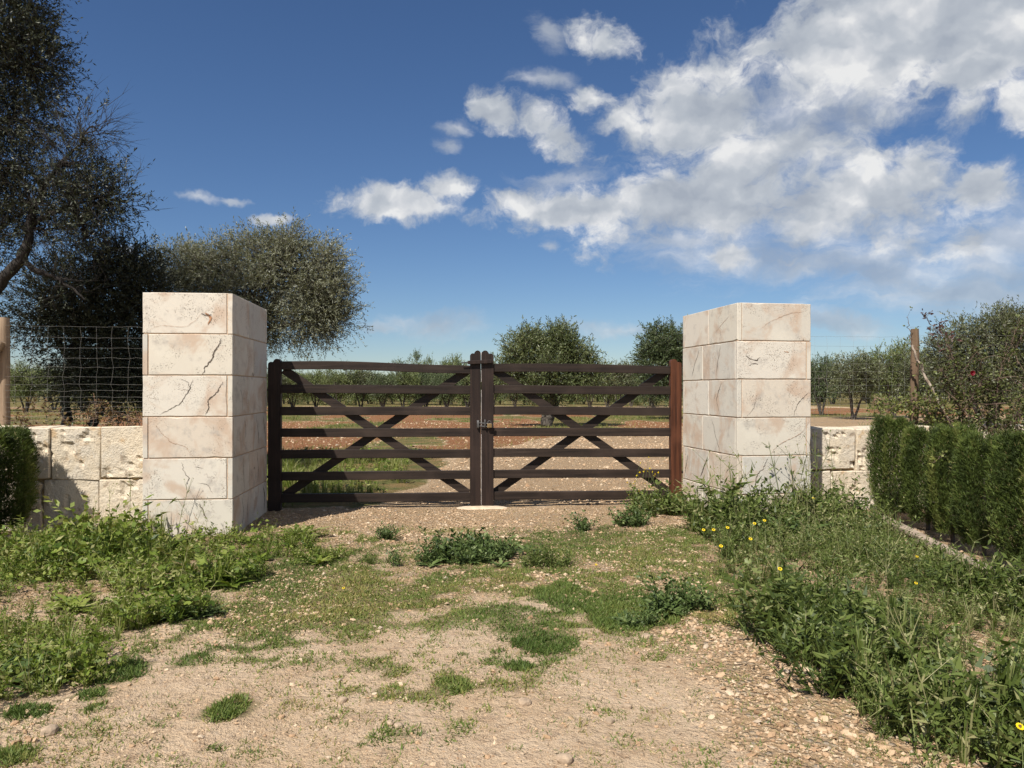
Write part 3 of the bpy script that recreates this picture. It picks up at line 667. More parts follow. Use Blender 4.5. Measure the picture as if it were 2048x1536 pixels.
def gate_leaf(label, side):
    left = side == 'left'; base = GA if left else GB
    t = thing('gate_leaf', label, 'gate', (base[0], base[1], 0), GR)
    sg = 1 if left else -1
    if left: hx = (-0.073, 0.073); mx = (2.286, 2.412); rx = (0.073, 2.286)
    else: hx = (-0.068, 0.068); mx = (2.424 - GL, 2.568 - GL); rx = (2.568 - GL, -0.068)
    def off(me, dx):
        c = np.zeros(len(me.vertices) * 3, np.float32); me.vertices.foreach_get('co', c); c = c.reshape(-1, 3); c[:, 0] += dx; me.vertices.foreach_set('co', c.ravel()); return me
    hs = stile_mesh(hx[1] - hx[0], 0.0, 1.785 if left else 1.80, 0.085, left, -0.045)
    part('stile', off(hs, hx[0]), M_STILE if left else M_REDWOOD, t)
    ms = stile_mesh(mx[1] - mx[0], 0.03, 1.895, 0.075, left, -0.040)
    part('stile', off(ms, mx[0]), M_STILE, t)
    ztop = (lambda x: 1.756 + 0.007 * math.sin(min(1, x / 1.6) * math.pi) - 0.042 * sstep(0.5, 2.4, x)) if left else (lambda x: 1.714 + 0.022 * sstep(0, -1.6, x) + 0.006 * math.sin(-x / 2.3 * math.pi))
    ov = 0.012
    part('rail', rail_mesh(rx[0] - ov, rx[1] + ov, ztop, 0.098, -0.022, 0.022, 12), M_RAIL, t)
    for k, z in enumerate(RAILS):
        sag = (lambda x, z=z: z + (0.004 - 0.004 * abs(x) if left else -0.016 * sstep(-2.3, 0, x)) + 0.002 * math.sin(x * 2 + z * 9))
        part('rail', rail_mesh(rx[0] - ov, rx[1] + ov, sag, 0.101, -0.022, 0.022, 6), M_RAIL, t)
    zt, zb = 1.66, 0.17
    a, b = rx[0] + 0.02, rx[1] - 0.02
    part('brace', brace_mesh((a, zt), (b, zb), 0.098, 0.0235, 0.055), M_RAIL, t)
    part('brace', brace_mesh((a, zb), (b, zt), 0.098, 0.0555, 0.087), M_RAIL, t)
    for z in (0.40, 1.42):      # hinge pins into the pillar
        G = Geo(); x1 = hx[0] - 0.16 if left else hx[1] + 0.16
        tube(G, [(hx[0] if left else hx[1], 0.015, z), (x1, 0.015, z)], 0.014, 8)
        me = G.mesh('hinge_pin', True); part('hinge_pin', me, M_IRON, t)
    return t, mx
lt, lmx = gate_leaf('dark wooden gate leaf hung on the left pillar, partly in shade', 'left')
rt, rmx = gate_leaf('dark wooden gate leaf hung on the right pillar by a reddish stile', 'right')
# added pale strip: light on the meeting stile edge put into colour, broken once
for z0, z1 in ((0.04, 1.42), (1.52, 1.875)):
    me = box_mesh('lit_edge_strip', 0.006, 0.02, z1 - z0, 0.0); link('lit_edge_strip', me, M_PALE, rt, (rmx[0] - 0.0045, -0.020, (z0 + z1) / 2))
# throw-over bar and bolt on the left leaf
me = box_mesh('latch_bar', 0.285, 0.028, 0.044, 0.004); o = link('latch_bar', me, M_STILE, lt, (2.40, -0.068, 1.755)); o.rotation_euler = (0, math.radians(-3), 0)
part('latch_pin', rod((2.18, -0.066, 1.745), (2.30, -0.066, 1.750), 0.007), M_IRON, lt)
for z in (0.985, 1.022): part('bolt_rod', rod((2.365, -0.066, z + 0.006), (2.545, -0.066, z - 0.008), 0.0065), M_STEEL, lt)
for x in (2.372, 2.385):
    G = Geo(); tube(G, smooth_path([(x, -0.04, 0.965), (x, -0.075, 0.97), (x, -0.08, 1.01), (x, -0.072, 1.05), (x, -0.04, 1.052)], 4), 0.0075, 6); me = G.mesh('bolt_staple', True); part('bolt_staple', me, M_STEEL, lt)
G = Geo(); tube(G, smooth_path([(2.462 - GL, -0.04, 0.97), (2.462 - GL, -0.078, 0.975), (2.462 - GL, -0.08, 1.03), (2.462 - GL, -0.07, 1.065)], 4), 0.007, 6); me = G.mesh('bolt_staple', True); part('bolt_staple', me, M_STEEL, rt)
def gate_pt(s, y, z):
    c, sn = math.cos(GR), math.sin(GR); return (GA[0] + c * s - sn * y, GA[1] + sn * s + c * y, z)
pl = thing('padlock', 'small brass padlock on the bolt where the gate leaves meet', 'padlock', gate_pt(2.515, -0.082, 0.965), GR)
link('body', box_mesh('body', 0.055, 0.024, 0.05, 0.005, 2), M_BRASS, pl, (0, 0, 0.028))
G = Geo(); tube(G, smooth_path([(-0.018, 0, 0.05), (-0.018, 0, 0.075), (0, 0, 0.088), (0.018, 0, 0.075), (0.018, 0, 0.05)], 5), 0.0045, 6); G.build('shackle', M_STEEL, pl, True)
link('keyhole_cap', box_mesh('keyhole_cap', 0.02, 0.006, 0.05, 0.001), M_IRON, pl, (0.038, 0.0, 0.028))

def rock_mesh(name, sx, sy, sz, seed, sub=2, rough=0.25):
    bm = bmesh.new(); bmesh.ops.create_icosphere(bm, subdivisions=sub, radius=1.0)
    co = np.array([v.co for v in bm.verts]); d = 1 + (fbm(co[:, 0] * 1.3 + seed, co[:, 1] * 1.3, co[:, 2] * 1.3 - seed, 3) - 0.5) * 2 * rough
    co = co * d[:, None]; co = np.sign(co) * np.abs(co) ** 0.8
    for v, c in zip(bm.verts, co): v.co = Vector((c[0] * sx, c[1] * sy, c[2] * sz))
    me = bpy.data.meshes.new(name); bm.to_mesh(me); bm.free(); return me
M_PEB = plain('loose_limestone', (0.36, 0.265, 0.18), 0.95, var=0.3, scale=25)
M_SLABPALE = plain('pale_threshold_stone', (0.56, 0.44, 0.31), 0.95, var=0.15, scale=14)
o = link('threshold_slab', rock_mesh('threshold_slab', 0.31, 0.13, 0.035, 3.3, 3, 0.12), M_SLABPALE, None, (*gate_pt(2.42, -0.06, 0)[:2], -0.005))
o.rotation_euler = (0, 0, GR); tag(o, 'flat pale stone under the middle of the gate', 'stone slab')

# ------------------------------------------------------------------ wire fences and posts
def pole(name, label, base, top, r, mat, seed, knots=3):
    G = Geo(); k = 12; P = np.linspace(base, top, k); rr = np.random.default_rng(seed)
    P[1:-1, :2] += rr.normal(0, r * 0.10, (k - 2, 2)); R_ = r * (1 + rr.normal(0, 0.035, k))
    R_[-1] *= 0.93; tube(G, P - np.array(base), R_, 12)
    o = G.build(name, mat, None, True, tuple(base)); return tag(o, label, 'post' if 'post' in name else 'log')
def fence(label, p0, p1, zs, nv, x_inset, seed, z_bottom):
    """square-mesh stock fence between two points; every wire a part"""
    rr = np.random.default_rng(seed); p0 = np.array(p0); p1 = np.array(p1); Ln = float(np.linalg.norm(p1 - p0))
    t = thing('wire_fence', label, 'fence', (p0[0], p0[1], 0), math.atan2(p1[1] - p0[1], p1[0] - p0[0]))
    xv = (np.arange(nv) + 0.6) / nv * Ln
    for z in zs:
        n = nv * 2 + 2; x = np.linspace(0, Ln, n); P = np.stack([x, rr.normal(0, 0.006, n), np.zeros(n) + z + rr.normal(0, 0.0035, n)], -1)
        G = Geo(); tube(G, P, 0.00095, 4, cap=False); G.build('horizontal_wire', M_WIRE, t)
    for x in xv:
        z = np.array(zs); P = np.stack([x + rr.normal(0, 0.007, len(z)), rr.normal(0, 0.004, len(z)), z], -1)
        G = Geo(); tube(G, P, 0.0009, 4, cap=False); G.build('vertical_wire', M_WIRE, t)
    return t
zl = [CH + (HY - y) / F * 8.1 for y in (654, 676, 697, 717, 735, 754, 769, 781, 794, 804, 814, 823, 833, 844)]
fence('square-mesh wire fence between the left wooden post and the pillar', (-5.36, 7.93), (-3.60, 8.17), zl, 11, 0, 5, 1.0)
fence('square-mesh wire fence running left from the wooden post', (-7.4, 7.70), (-5.45, 7.93), zl, 12, 0, 6, 1.0)
pole('fence_post', 'round pale wooden post at the far left of the wire fence', (-5.40, 7.98, -0.1), (-5.405, 7.985, 2.19), 0.054, M_POLE, 1)
pole('brace_log', 'knobbly pale log leaning against the left fence post', (-6.5, 7.62, -0.05), (-5.36, 7.88, 1.93), 0.045, M_POLE, 2)
zr = [CH + (HY - y) / F * 9.5 for y in (675, 694, 711, 728, 744, 758, 771, 784, 796, 808, 820, 832, 843)]
fence('square-mesh wire fence between the right pillar and its post', (3.12, 9.20), (5.02, 9.46), zr, 11, 0, 7, 0.9)
zr2 = [z + 0.02 for z in zr]
fence('square-mesh wire fence behind the rose bush right of the post', (5.10, 9.42), (7.9, 9.36), zr2, 17, 0, 8, 0.9)
pole('fence_post', 'weathered brown wooden post behind the hedge on the right', (5.06, 9.44, -0.1), (5.075, 9.45, 2.19), 0.05, M_OLDPOLE, 3)
pole('fence_post', 'far right wooden fence post beyond the rose bush', (8.0, 9.38, -0.1), (8.0, 9.38, 2.2), 0.05, M_OLDPOLE, 4)

# ------------------------------------------------------------------ edging of the drive
kb = thing('stone_kerb', 'pale stone kerb in front of the right hedge', 'kerb', (3.93, 7.9, 0))
kp = [np.array(p) for p in ((3.98, 8.2), (3.80, 7.05), (3.63, 5.95), (3.46, 4.85), (3.30, 3.75))]
for a, b in zip(kp[:-1], kp[1:]):
    c = (a + b) / 2; me = box_mesh('kerb_stone', float(np.linalg.norm(b - a)) - 0.012, 0.11, 0.16, 0.012, 2, 0.008, 5, 0.010, 9, int(c[1] * 10))
    o = link('kerb_stone', me, M_KERB, kb, (c[0] - 3.93, c[1] - 7.9, 0.0)); o.rotation_euler = (0, 0, math.atan2(b[1] - a[1], b[0] - a[0]))
G = Geo(); P = smooth_path([(-4.42, 7.42, 0.05), (-4.52, 6.9, 0.05), (-4.66, 6.1, 0.05), (-4.8, 5.3, 0.05)], 6); tube(G, P - P[0], 0.062 + 0.004 * np.sin(np.arange(len(P)) * 1.7), 12)
tag(G.build('edging_log', M_LOG, None, True, tuple(P[0])), 'grey round log lying along the foot of the left hedge', 'log')

# ------------------------------------------------------------------ foliage
def rand_unit(n, r=rng): return unit(r.normal(size=(n, 3)))
def leaf_tris(G, p, d, length, width, r, var):
    n = len(p); side = unit(np.cross(d, rand_unit(n, r))) * (width / 2)[:, None]
    G.add(np.stack([p - side, p + side, p + d * length[:, None]], 1).reshape(-1, 3), tris=np.arange(3 * n).reshape(-1, 3), var=var)
def leaf_quads(G, p, d, length, width, r=rng, var=None, fold=0.5):
    n = len(p); side = unit(np.cross(d, rand_unit(n, r))); length = np.broadcast_to(length, (n,)); width = np.broadcast_to(width, (n,))
    m = p + d * (length * fold)[:, None]
    V = np.stack([p, m + side * (width / 2)[:, None], p + d * length[:, None], m - side * (width / 2)[:, None]], 1).reshape(-1, 3)
    G.add(V, quads=np.arange(4 * n).reshape(-1, 4), var=r.random(n) if var is None else var)
def twig_tris(G, a, b, r0, r=rng):
    n = len(a); d = unit(b - a); s = unit(np.cross(d, rand_unit(n, r))); u = np.cross(d, s); r0 = np.broadcast_to(r0, (n,))[:, None]
    V = np.stack([a + s * r0, a - 0.5 * s * r0 + 0.87 * u * r0, a - 0.5 * s * r0 - 0.87 * u * r0, b], 1).reshape(-1, 3)
    i = np.arange(n)[:, None] * 4
    T = np.concatenate([i + np.array(x) for x in ((0, 1, 3), (1, 2, 3), (2, 0, 3))], 0)
    G.add(V, tris=T, var=0.5)
def shoots(GL_, GT, base, dirs, length, nleaf, ll, lw, r, droop=0.15, alpha=0.75, cvar=None, twig_r=0.003, bare=0.0, tri=False):
    n = len(base); t = np.linspace(0.12 + bare * 0.6, 1.0, nleaf)
    L_ = length[:, None, None]
    pos = base[:, None] + dirs[:, None] * L_ * t[None, :, None]; pos[..., 2] -= (droop * length[:, None] * t[None] ** 2)
    d = np.repeat(dirs[:, None], nleaf, 1).reshape(-1, 3).copy(); d[:, 2] -= droop * np.tile(t, n) * 1.4; d = unit(d)
    a = unit(np.cross(d, rand_unit(n * nleaf, r))); ang = alpha + r.normal(0, 0.25, n * nleaf)
    ld = unit(d * np.cos(ang)[:, None] + a * np.sin(ang)[:, None])
    v = r.random(n * nleaf) ** 1.25
    if cvar is not None: v = np.clip(v * 0.75 + np.repeat(cvar, nleaf) * 0.38 - 0.06, 0, 1)
    if tri: leaf_tris(GL_, pos.reshape(-1, 3), ld, ll * r.uniform(.6, 1.25, n * nleaf), lw * r.uniform(.7, 1.2, n * nleaf) * 1.3, r, v)
    else: leaf_quads(GL_, pos.reshape(-1, 3), ld, ll * r.uniform(0.6, 1.25, n * nleaf), lw * r.uniform(0.7, 1.2, n * nleaf), r, v)
    if GT is not None:
        mid = base + dirs * length[:, None] * 0.5; mid[:, 2] -= droop * length * 0.25
        end = base + dirs * length[:, None]; end[:, 2] -= droop * length
        twig_tris(GT, base, end, twig_r, r)
def grow_tree(lobes, stems, seed, clumps, nshoot, nleaf, ll, lw, shoot_len=0.42, clump_r=0.22, droop=0.15, twig_r=0.003, limb_r=0.05, up=0.35, inner=0.35, trunk_seg=9):
    """lobes: (centre, radii, weight[, leafiness]); stems: list of (points, radii).  Returns crown leaves and wood as Geo."""
    r = np.random.default_rng(seed); GLf = Geo(); GW = Geo()
    nodes = []
    for pts, rad in stems:
        P = smooth_path(pts, 7, 0.012, r); R_ = np.interp(np.linspace(0, 1, len(P)), np.linspace(0, 1, len(rad)), rad)
        R_ = R_ * (1 + r.normal(0, 0.06, len(P))); tube(GW, P, R_, trunk_seg); nodes.append(P[len(P) // 3:])
    nodes = np.concatenate(nodes)
    wsum = sum(l[2] for l in lobes)
    for lb in lobes:
        c = np.array(lb[0], float); rd = np.array(lb[1], float); leafy = lb[3] if len(lb) > 3 else 1.0
        k = max(2, int(round(clumps * lb[2] / wsum)))
        # limb from the nearest stem node into the lobe
        src = nodes[np.argmin(np.linalg.norm(nodes - c, axis=1))]
        mid = (src + c) / 2 + r.normal(0, 0.08, 3) * np.linalg.norm(c - src); limb = smooth_path([src, mid, c], 6)
        tube(GW, limb, np.linspace(limb_r, limb_r * 0.35, len(limb)), 6)
        u = rand_unit(k, r); rad = (inner + (1 - inner) * r.random(k) ** 0.6)[:, None]
        tip = c + u * rd * rad
        # boughs to the clumps
        att = limb[np.argmin(np.linalg.norm(tip[:, None] - limb[None], axis=2) + r.random((k, len(limb))) * 0.3, axis=1)]
        for a_, b_ in zip(att, tip):
            m_ = (a_ + b_) / 2 + r.normal(0, 0.05, 3); m_[2] -= 0.03
            tube(GW, smooth_path([a_, m_, b_], 3), np.linspace(limb_r * 0.32, limb_r * 0.10, 7), 4, cap=False)
        base = np.repeat(tip, nshoot, 0) + r.normal(0, clump_r * 0.5, (k * nshoot, 3)); nn = len(base)
        outw = unit((base - c) / rd ** 2); dirs = unit(outw * 0.75 + rand_unit(nn, r) * 0.75 + np.array((0, 0, up)))
        ln = shoot_len * r.uniform(0.5, 1.35, nn); cv = np.repeat(r.random(k), nshoot)
        keep = r.random(nn) < leafy
        if keep.any(): shoots(GLf, GW, base[keep], dirs[keep], ln[keep], nleaf, ll, lw, r, droop, 0.75, cv[keep], twig_r)
        if (~keep).any():
            b = base[~keep]; e = b + dirs[~keep] * ln[~keep][:, None] * 1.25; twig_tris(GW, b, e, twig_r, r)
            e2 = (b + e) / 2; twig_tris(GW, e2, e2 + unit(dirs[~keep] + rand_unit(len(b), r) * 0.6) * ln[~keep][:, None] * 0.7, twig_r * 0.7, r)
    return GLf, GW
def tree_at(name, label, base, lobes_px, Z, stems_px, seed, leafmat, barkmat, group=None, depth=0.85, **kw):
    """a tree whose crown lobes and stems are given at their distance; turned into metres round its own base"""
    b = np.array((base[0], base[1], 0.0)); lobes = []; ov = kw.get('shoot_len', .42) * .5
    for lb in lobes_px:
        px, py, rx, ry, w = lb[:5]; lf = lb[5] if len(lb) > 5 else 1.0; dz = lb[6] if len(lb) > 6 else 0.0
        lobes.append((at(px, py, Z + dz) - b, tuple(max(q * .45, q - ov) for q in (rx / F * Z, max(rx, ry) / F * Z * depth, ry / F * Z)), w, lf))
    stems = [([at(x, y, Z + dz) - b if y is not None else np.zeros(3) for x, y, dz in pts], rad) for pts, rad in stems_px]
    GLf, GW = grow_tree(lobes, stems, seed, **kw)
    t = thing(name, label, 'tree', tuple(b), 0, group)
    GW.build('trunk', barkmat, t, True); GLf.build('crown', leafmat, t)
    return t
def base_of(px, Z): return ((px - CX) / F * Z, Z)

# the tall dark tree at the left edge
ZA = 10.6
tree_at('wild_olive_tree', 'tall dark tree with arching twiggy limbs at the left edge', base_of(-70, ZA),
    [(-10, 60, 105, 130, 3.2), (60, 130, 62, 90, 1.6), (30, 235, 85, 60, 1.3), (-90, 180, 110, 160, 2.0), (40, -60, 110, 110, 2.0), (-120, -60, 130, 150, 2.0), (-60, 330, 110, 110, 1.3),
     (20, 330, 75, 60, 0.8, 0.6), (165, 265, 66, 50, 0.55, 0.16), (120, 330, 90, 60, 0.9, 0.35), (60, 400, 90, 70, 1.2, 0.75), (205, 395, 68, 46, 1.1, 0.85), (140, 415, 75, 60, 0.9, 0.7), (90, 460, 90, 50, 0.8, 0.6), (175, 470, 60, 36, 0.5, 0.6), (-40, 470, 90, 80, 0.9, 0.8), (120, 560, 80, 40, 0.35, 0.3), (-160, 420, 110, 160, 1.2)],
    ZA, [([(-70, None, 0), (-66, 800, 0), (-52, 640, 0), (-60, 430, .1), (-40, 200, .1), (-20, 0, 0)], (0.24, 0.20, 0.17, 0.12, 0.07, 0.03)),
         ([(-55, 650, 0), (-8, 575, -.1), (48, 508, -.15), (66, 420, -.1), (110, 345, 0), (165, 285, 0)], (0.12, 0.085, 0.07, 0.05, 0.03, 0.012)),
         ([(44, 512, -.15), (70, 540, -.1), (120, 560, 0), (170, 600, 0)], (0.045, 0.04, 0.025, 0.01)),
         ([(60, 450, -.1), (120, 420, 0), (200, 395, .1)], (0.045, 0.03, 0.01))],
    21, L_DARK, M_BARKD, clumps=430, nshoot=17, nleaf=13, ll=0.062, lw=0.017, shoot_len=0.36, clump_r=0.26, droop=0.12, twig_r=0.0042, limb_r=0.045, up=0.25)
# dense dark tree behind the left fence
ZB = 12.6
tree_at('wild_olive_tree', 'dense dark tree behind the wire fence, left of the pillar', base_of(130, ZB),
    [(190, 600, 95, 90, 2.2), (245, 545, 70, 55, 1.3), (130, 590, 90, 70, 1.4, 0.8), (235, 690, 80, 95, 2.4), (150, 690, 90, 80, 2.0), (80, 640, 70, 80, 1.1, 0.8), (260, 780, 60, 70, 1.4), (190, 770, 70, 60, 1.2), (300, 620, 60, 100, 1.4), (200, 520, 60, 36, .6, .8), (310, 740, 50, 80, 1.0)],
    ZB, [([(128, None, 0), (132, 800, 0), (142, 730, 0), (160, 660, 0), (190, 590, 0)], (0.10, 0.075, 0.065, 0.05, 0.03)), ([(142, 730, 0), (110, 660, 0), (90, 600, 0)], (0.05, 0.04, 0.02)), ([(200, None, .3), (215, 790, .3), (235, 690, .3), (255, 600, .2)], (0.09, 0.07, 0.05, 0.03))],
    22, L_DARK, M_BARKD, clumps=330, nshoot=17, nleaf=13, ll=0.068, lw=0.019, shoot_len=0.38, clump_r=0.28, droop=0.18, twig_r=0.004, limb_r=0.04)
# silvery olive above the left pillar
ZC = 14.5
tree_at('olive_tree', 'silvery olive with a broad loose crown behind the left pillar', base_of(470, ZC),
    [(600, 560, 92, 80, 2.6), (540, 520, 70, 48, 1.2), (585, 490, 42, 38, .8), (655, 585, 68, 62, 1.7), (610, 640, 80, 50, 1.7), (500, 590, 90, 75, 2.2), (430, 545, 75, 48, 1.3), (365, 535, 60, 42, .9), (330, 560, 60, 60, 1.0), (420, 620, 100, 80, 1.8), (545, 660, 60, 32, .7), (660, 640, 46, 34, .6), (640, 520, 36, 34, .45), (460, 510, 46, 26, .4)],
    ZC, [([(470, None, 0), (462, 820, 0), (480, 740, 0), (510, 660, 0), (560, 590, 0), (600, 530, 0)], (0.17, 0.14, 0.11, 0.08, 0.05, 0.02)), ([(474, 760, 0), (430, 680, .1), (410, 600, .1), (390, 545, .1)], (0.09, 0.07, 0.045, 0.02)), ([(510, 665, 0), (600, 640, -.1), (650, 600, -.1)], (0.05, 0.035, 0.015))],
    23, L_SILVER, M_BARK, clumps=420, nshoot=17, nleaf=13, ll=0.066, lw=0.017, shoot_len=0.40, clump_r=0.27, droop=0.20, twig_r=0.0042, limb_r=0.04, up=0.45)
# lone olive beyond the middle of the gate
ZD = 29.0
tree_at('olive_tree', 'round green olive standing alone beyond the right gate leaf', base_of(1094, ZD),
    [(1052, 706, 46, 44, 2.2), (1112, 698, 44, 42, 2.0), (1150, 722, 40, 40, 1.8), (1095, 742, 80, 40, 2.6), (1020, 750, 44, 32, 1.3), (1176, 752, 40, 28, 1.1), (1124, 672, 26, 26, .8), (1062, 680, 28, 26, .8), (1095, 778, 60, 24, 1.2), (1182, 736, 24, 20, .4)],
    ZD, [([(1092, None, 0), (1094, 830, 0), (1101, 800, 0), (1098, 765, 0), (1080, 720, 0)], (0.26, 0.20, 0.16, 0.11, 0.05)), ([(1113, 812, .1), (1120, 785, .1), (1140, 740, .1)], (0.10, 0.09, 0.04)), ([(1099, 845, .1), (1113, 812, .1)], (0.13, 0.10))],
    24, L_GREEN, M_BARK, clumps=300, nshoot=15, nleaf=10, ll=0.13, lw=0.034, shoot_len=0.46, clump_r=0.34, droop=0.12, twig_r=0.005, limb_r=0.06, inner=0.3)
ZE = 36.0
tree_at('olive_tree', 'large deep green tree half hidden by the right pillar', base_of(1350, ZE),
    [(1335, 695, 50, 40, 2.2), (1300, 712, 30, 30, 1.2), (1380, 690, 60, 46, 2.0), (1350, 740, 80, 34, 2.0), (1320, 770, 50, 25, 1.0), (1420, 720, 50, 50, 1.5), (1310, 676, 24, 18, .5)],
    ZE, [([(1352, None, 0), (1345, 800, 0), (1340, 750, 0), (1335, 700, 0)], (0.2, 0.15, 0.12, 0.05)), ([(1315, 825, .2), (1300, 800, .2), (1325, 775, .2)], (0.09, 0.07, 0.04))],
    25, L_DEEP, M_BARK, clumps=230, nshoot=14, nleaf=10, ll=0.15, lw=0.042, shoot_len=0.5, clump_r=0.4, twig_r=0.006, limb_r=0.06)
ZF = 21.0
tree_at('olive_tree', 'broad olive behind the rose bush at the right edge', base_of(1985, ZF),
    [(1985, 690, 80, 55, 2.4), (2060, 680, 90, 60, 2.4), (1905, 710, 52, 50, 1.5), (1950, 745, 80, 45, 2.0), (2050, 750, 90, 45, 2.0), (1930, 672, 34, 26, .7), (2015, 650, 50, 28, .9), (2120, 720, 80, 70, 2.0)],
    ZF, [([(1980, None, 0), (1990, 800, 0), (2000, 740, 0), (2020, 690, 0)], (0.16, 0.12, 0.09, 0.04)), ([(1975, None, .2), (1950, 810, .2), (1935, 750, .2)], (0.11, 0.08, 0.04)), ([(2050, None, -.2), (2060, 800, 0), (2070, 720, 0)], (0.12, 0.09, 0.04))],
    26, L_OLIVE, M_BARK, clumps=300, nshoot=15, nleaf=10, ll=0.095, lw=0.026, shoot_len=0.44, clump_r=0.32, twig_r=0.005, limb_r=0.05)

# olive kinds for the grove, each a thing with its own crown and stems
def grove_proto(seed, leafmat, h, w, nst):
    r = np.random.default_rng(seed); lobes = []; stems = []
    for k in range(7):
        a = k / 7 * 6.28 + r.uniform(-.4, .4); q = w * 0.26 * r.uniform(0.6, 1.2) if k else 0
        lobes.append(((q * math.cos(a), q * math.sin(a), h * r.uniform(0.50, 0.78)), (w * r.uniform(.24, .32), w * r.uniform(.24, .32), h * r.uniform(.19, .26)), 1.0))
    for k in range(nst):
        a = k / nst * 6.28 + r.uniform(0, 1); q = w * 0.20
        stems.append(([(0.05 * math.cos(a), 0.05 * math.sin(a), -0.1), (q * .45 * math.cos(a), q * .45 * math.sin(a), h * .2), (q * math.cos(a), q * math.sin(a), h * .46), (q * 1.3 * math.cos(a), q * 1.3 * math.sin(a), h * .66)], (0.085, 0.07, 0.05, 0.025)))
    GLf, GW = grow_tree(lobes, stems, seed, clumps=110, nshoot=13, nleaf=8, ll=0.17, lw=0.05, shoot_len=0.5, clump_r=0.36, twig_r=0.007, limb_r=0.05, trunk_seg=6)
    t = thing('olive_tree', '', 'tree'); GW.build('trunk', M_BARK, t, True); GLf.build('crown', leafmat, t); return t
KINDS = [(4.0, 4.1), (4.3, 3.9), (3.8, 4.5), (4.4, 4.1)]
PROTO = [grove_proto(41, L_GROVE, 3.6, 3.6, 4), grove_proto(42, L_OLIVE, 3.9, 3.4, 3), grove_proto(43, L_DEEP, 3.4, 4.0, 5), grove_proto(44, L_GROVE, 4.0, 3.6, 3)]
KINDS.append((3.6, 4.8))
def bush_proto():
    r = np.random.default_rng(45); lobes = []
    for k in range(9):
        a = k / 9 * 6.28; q = 4.2 * .28 * r.uniform(.5, 1.2); lobes.append(((q * math.cos(a), q * math.sin(a), 3.2 * r.uniform(.25, .72)), (4.2 * .28, 4.2 * .28, 3.2 * r.uniform(.22, .3)), 1.0))
    GLf, GW = grow_tree(lobes, [([(0, 0, -.1), (.05, 0, .8), (0, .1, 2.0)], (.12, .1, .05))], 45, clumps=100, nshoot=13, nleaf=7, ll=.22, lw=.07, shoot_len=.5, clump_r=.4, twig_r=.008, limb_r=.05, trunk_seg=6)
    t = thing('olive_tree', '', 'tree'); GW.build('trunk', M_BARK, t, True); GLf.build('crown', L_GROVE, t); return t
PROTO.append(bush_proto())
used = [False] * 5
def grove(px, top, Z, kind, label, group=None, wid=None):
    r = random.Random(int(px * 7 + Z)); h = CH + (HY - top) / F * Z; s = h / KINDS[kind][0] / 1.0
    sw = s if wid is None else (wid / F * Z) / KINDS[kind][1]
    t = PROTO[kind] if not used[kind] else copy_tree(PROTO[kind]); used[kind] = True
    t.location = ((px - CX) / F * Z, Z, 0); t.rotation_euler = (0, 0, r.uniform(0, 6.28)); t.scale = (sw, sw, s)
    return tag(t, label, 'tree', group)
grove(845, 703, 74, 3, 'left of two taller round crowns rising above the left gate leaf', None, 62)
grove(903, 701, 74, 0, 'taller round crown just left of the meeting stiles', None, 66)
grove(1240, 712, 52, 1, 'pale olive in the gap between the lone olive and the right pillar', None, 90)
gl = 'olive tree of the far row seen through the left gate leaf'; gg = 'far olive row through the left leaf'
for i, px in enumerate((540, 585, 632, 676, 722, 765, 806, 852, 893, 935)):
    grove(px, (734, 729, 733, 726, 729, 734, 722, 729, 734, 727)[i], 56 + (i * 7 % 5), (1, 0, 0, 3, 1, 2, 3, 2, 2, 0)[i], 'olive of the far row through the left gate leaf, '+('first', 'second', 'third', 'fourth', 'fifth', 'sixth', 'seventh', 'eighth', 'ninth', 'tenth')[i]+' from the left', gg, 74)
gl2 = 'olive tree of the far row seen through the right gate leaf'; gg2 = 'far olive row through the right leaf'
for i, px in enumerate((985, 1030, 1180, 1215, 1262, 1305)):
    grove(px, (728, 734, 734, 732, 724, 728)[i], 58 + (i * 5 % 7), (1, 2, 0, 3, 1, 2)[i], 'olive of the far row through the right gate leaf, '+('first', 'second', 'third', 'fourth', 'fifth', 'sixth', 'seventh', 'eighth', 'ninth', 'tenth')[i]+' from the left', gg2, 70)
grove(1642, 690, 42, 2, 'deep green olive just right of the right pillar', None, 90)
grove(1706, 694, 36, 1, 'grey-green olive between the pillar and the brown fence post', None, 125)
grove(1788, 668, 38, 0, 'green olive rising behind the brown fence post', None, 130)
grove(1860, 690, 30, 1, 'silvery olive just right of the brown fence post', None, 130)
gl3 = 'distant olive beyond the second track on the right'; gg3 = 'distant olives on the right'
for i, px in enumerate((1600, 1665, 1735, 1800, 1868, 1940, 2010, 2085)):
    grove(px, (722, 728, 720, 726, 722, 716, 712, 716)[i], 72 + (i * 3 % 8), (0, 1, 3, 2, 1, 0, 3, 2)[i], 'distant olive beyond the second track on the right, '+('first', 'second', 'third', 'fourth', 'fifth', 'sixth', 'seventh', 'eighth', 'ninth', 'tenth')[i]+' from the left', gg3, 92)
gl4 = 'olive tree far behind the left wire fence'; gg4 = 'far olives behind the left fence'
for i, px in enumerate((-70, -5, 52, 108, 165, 225, 290, 360, 430, 495)):
    grove(px, (725, 722, 716, 724, 728, 726, 735, 736, 738, 738)[i], 46 + (i * 5 % 8), (2, 0, 0, 1, 2, 3, 2, 1, 3, 2)[i], gl4, gg4, 96)
gl6 = 'low bushy olive in the far hedge-like row beyond the gate'; gg6 = 'low bushy olives behind the gate'
for i, px in enumerate(range(520, 1380, 43)):
    grove(px + (i * 29 % 24), 750 - (i * 17 % 14), 68 + (i * 7 % 9), 4, gl6, gg6, 66 + (i * 13 % 20))
gl5 = 'olive tree of the hindmost row, its crown filling the skyline'; gg5 = 'hindmost row of olives'
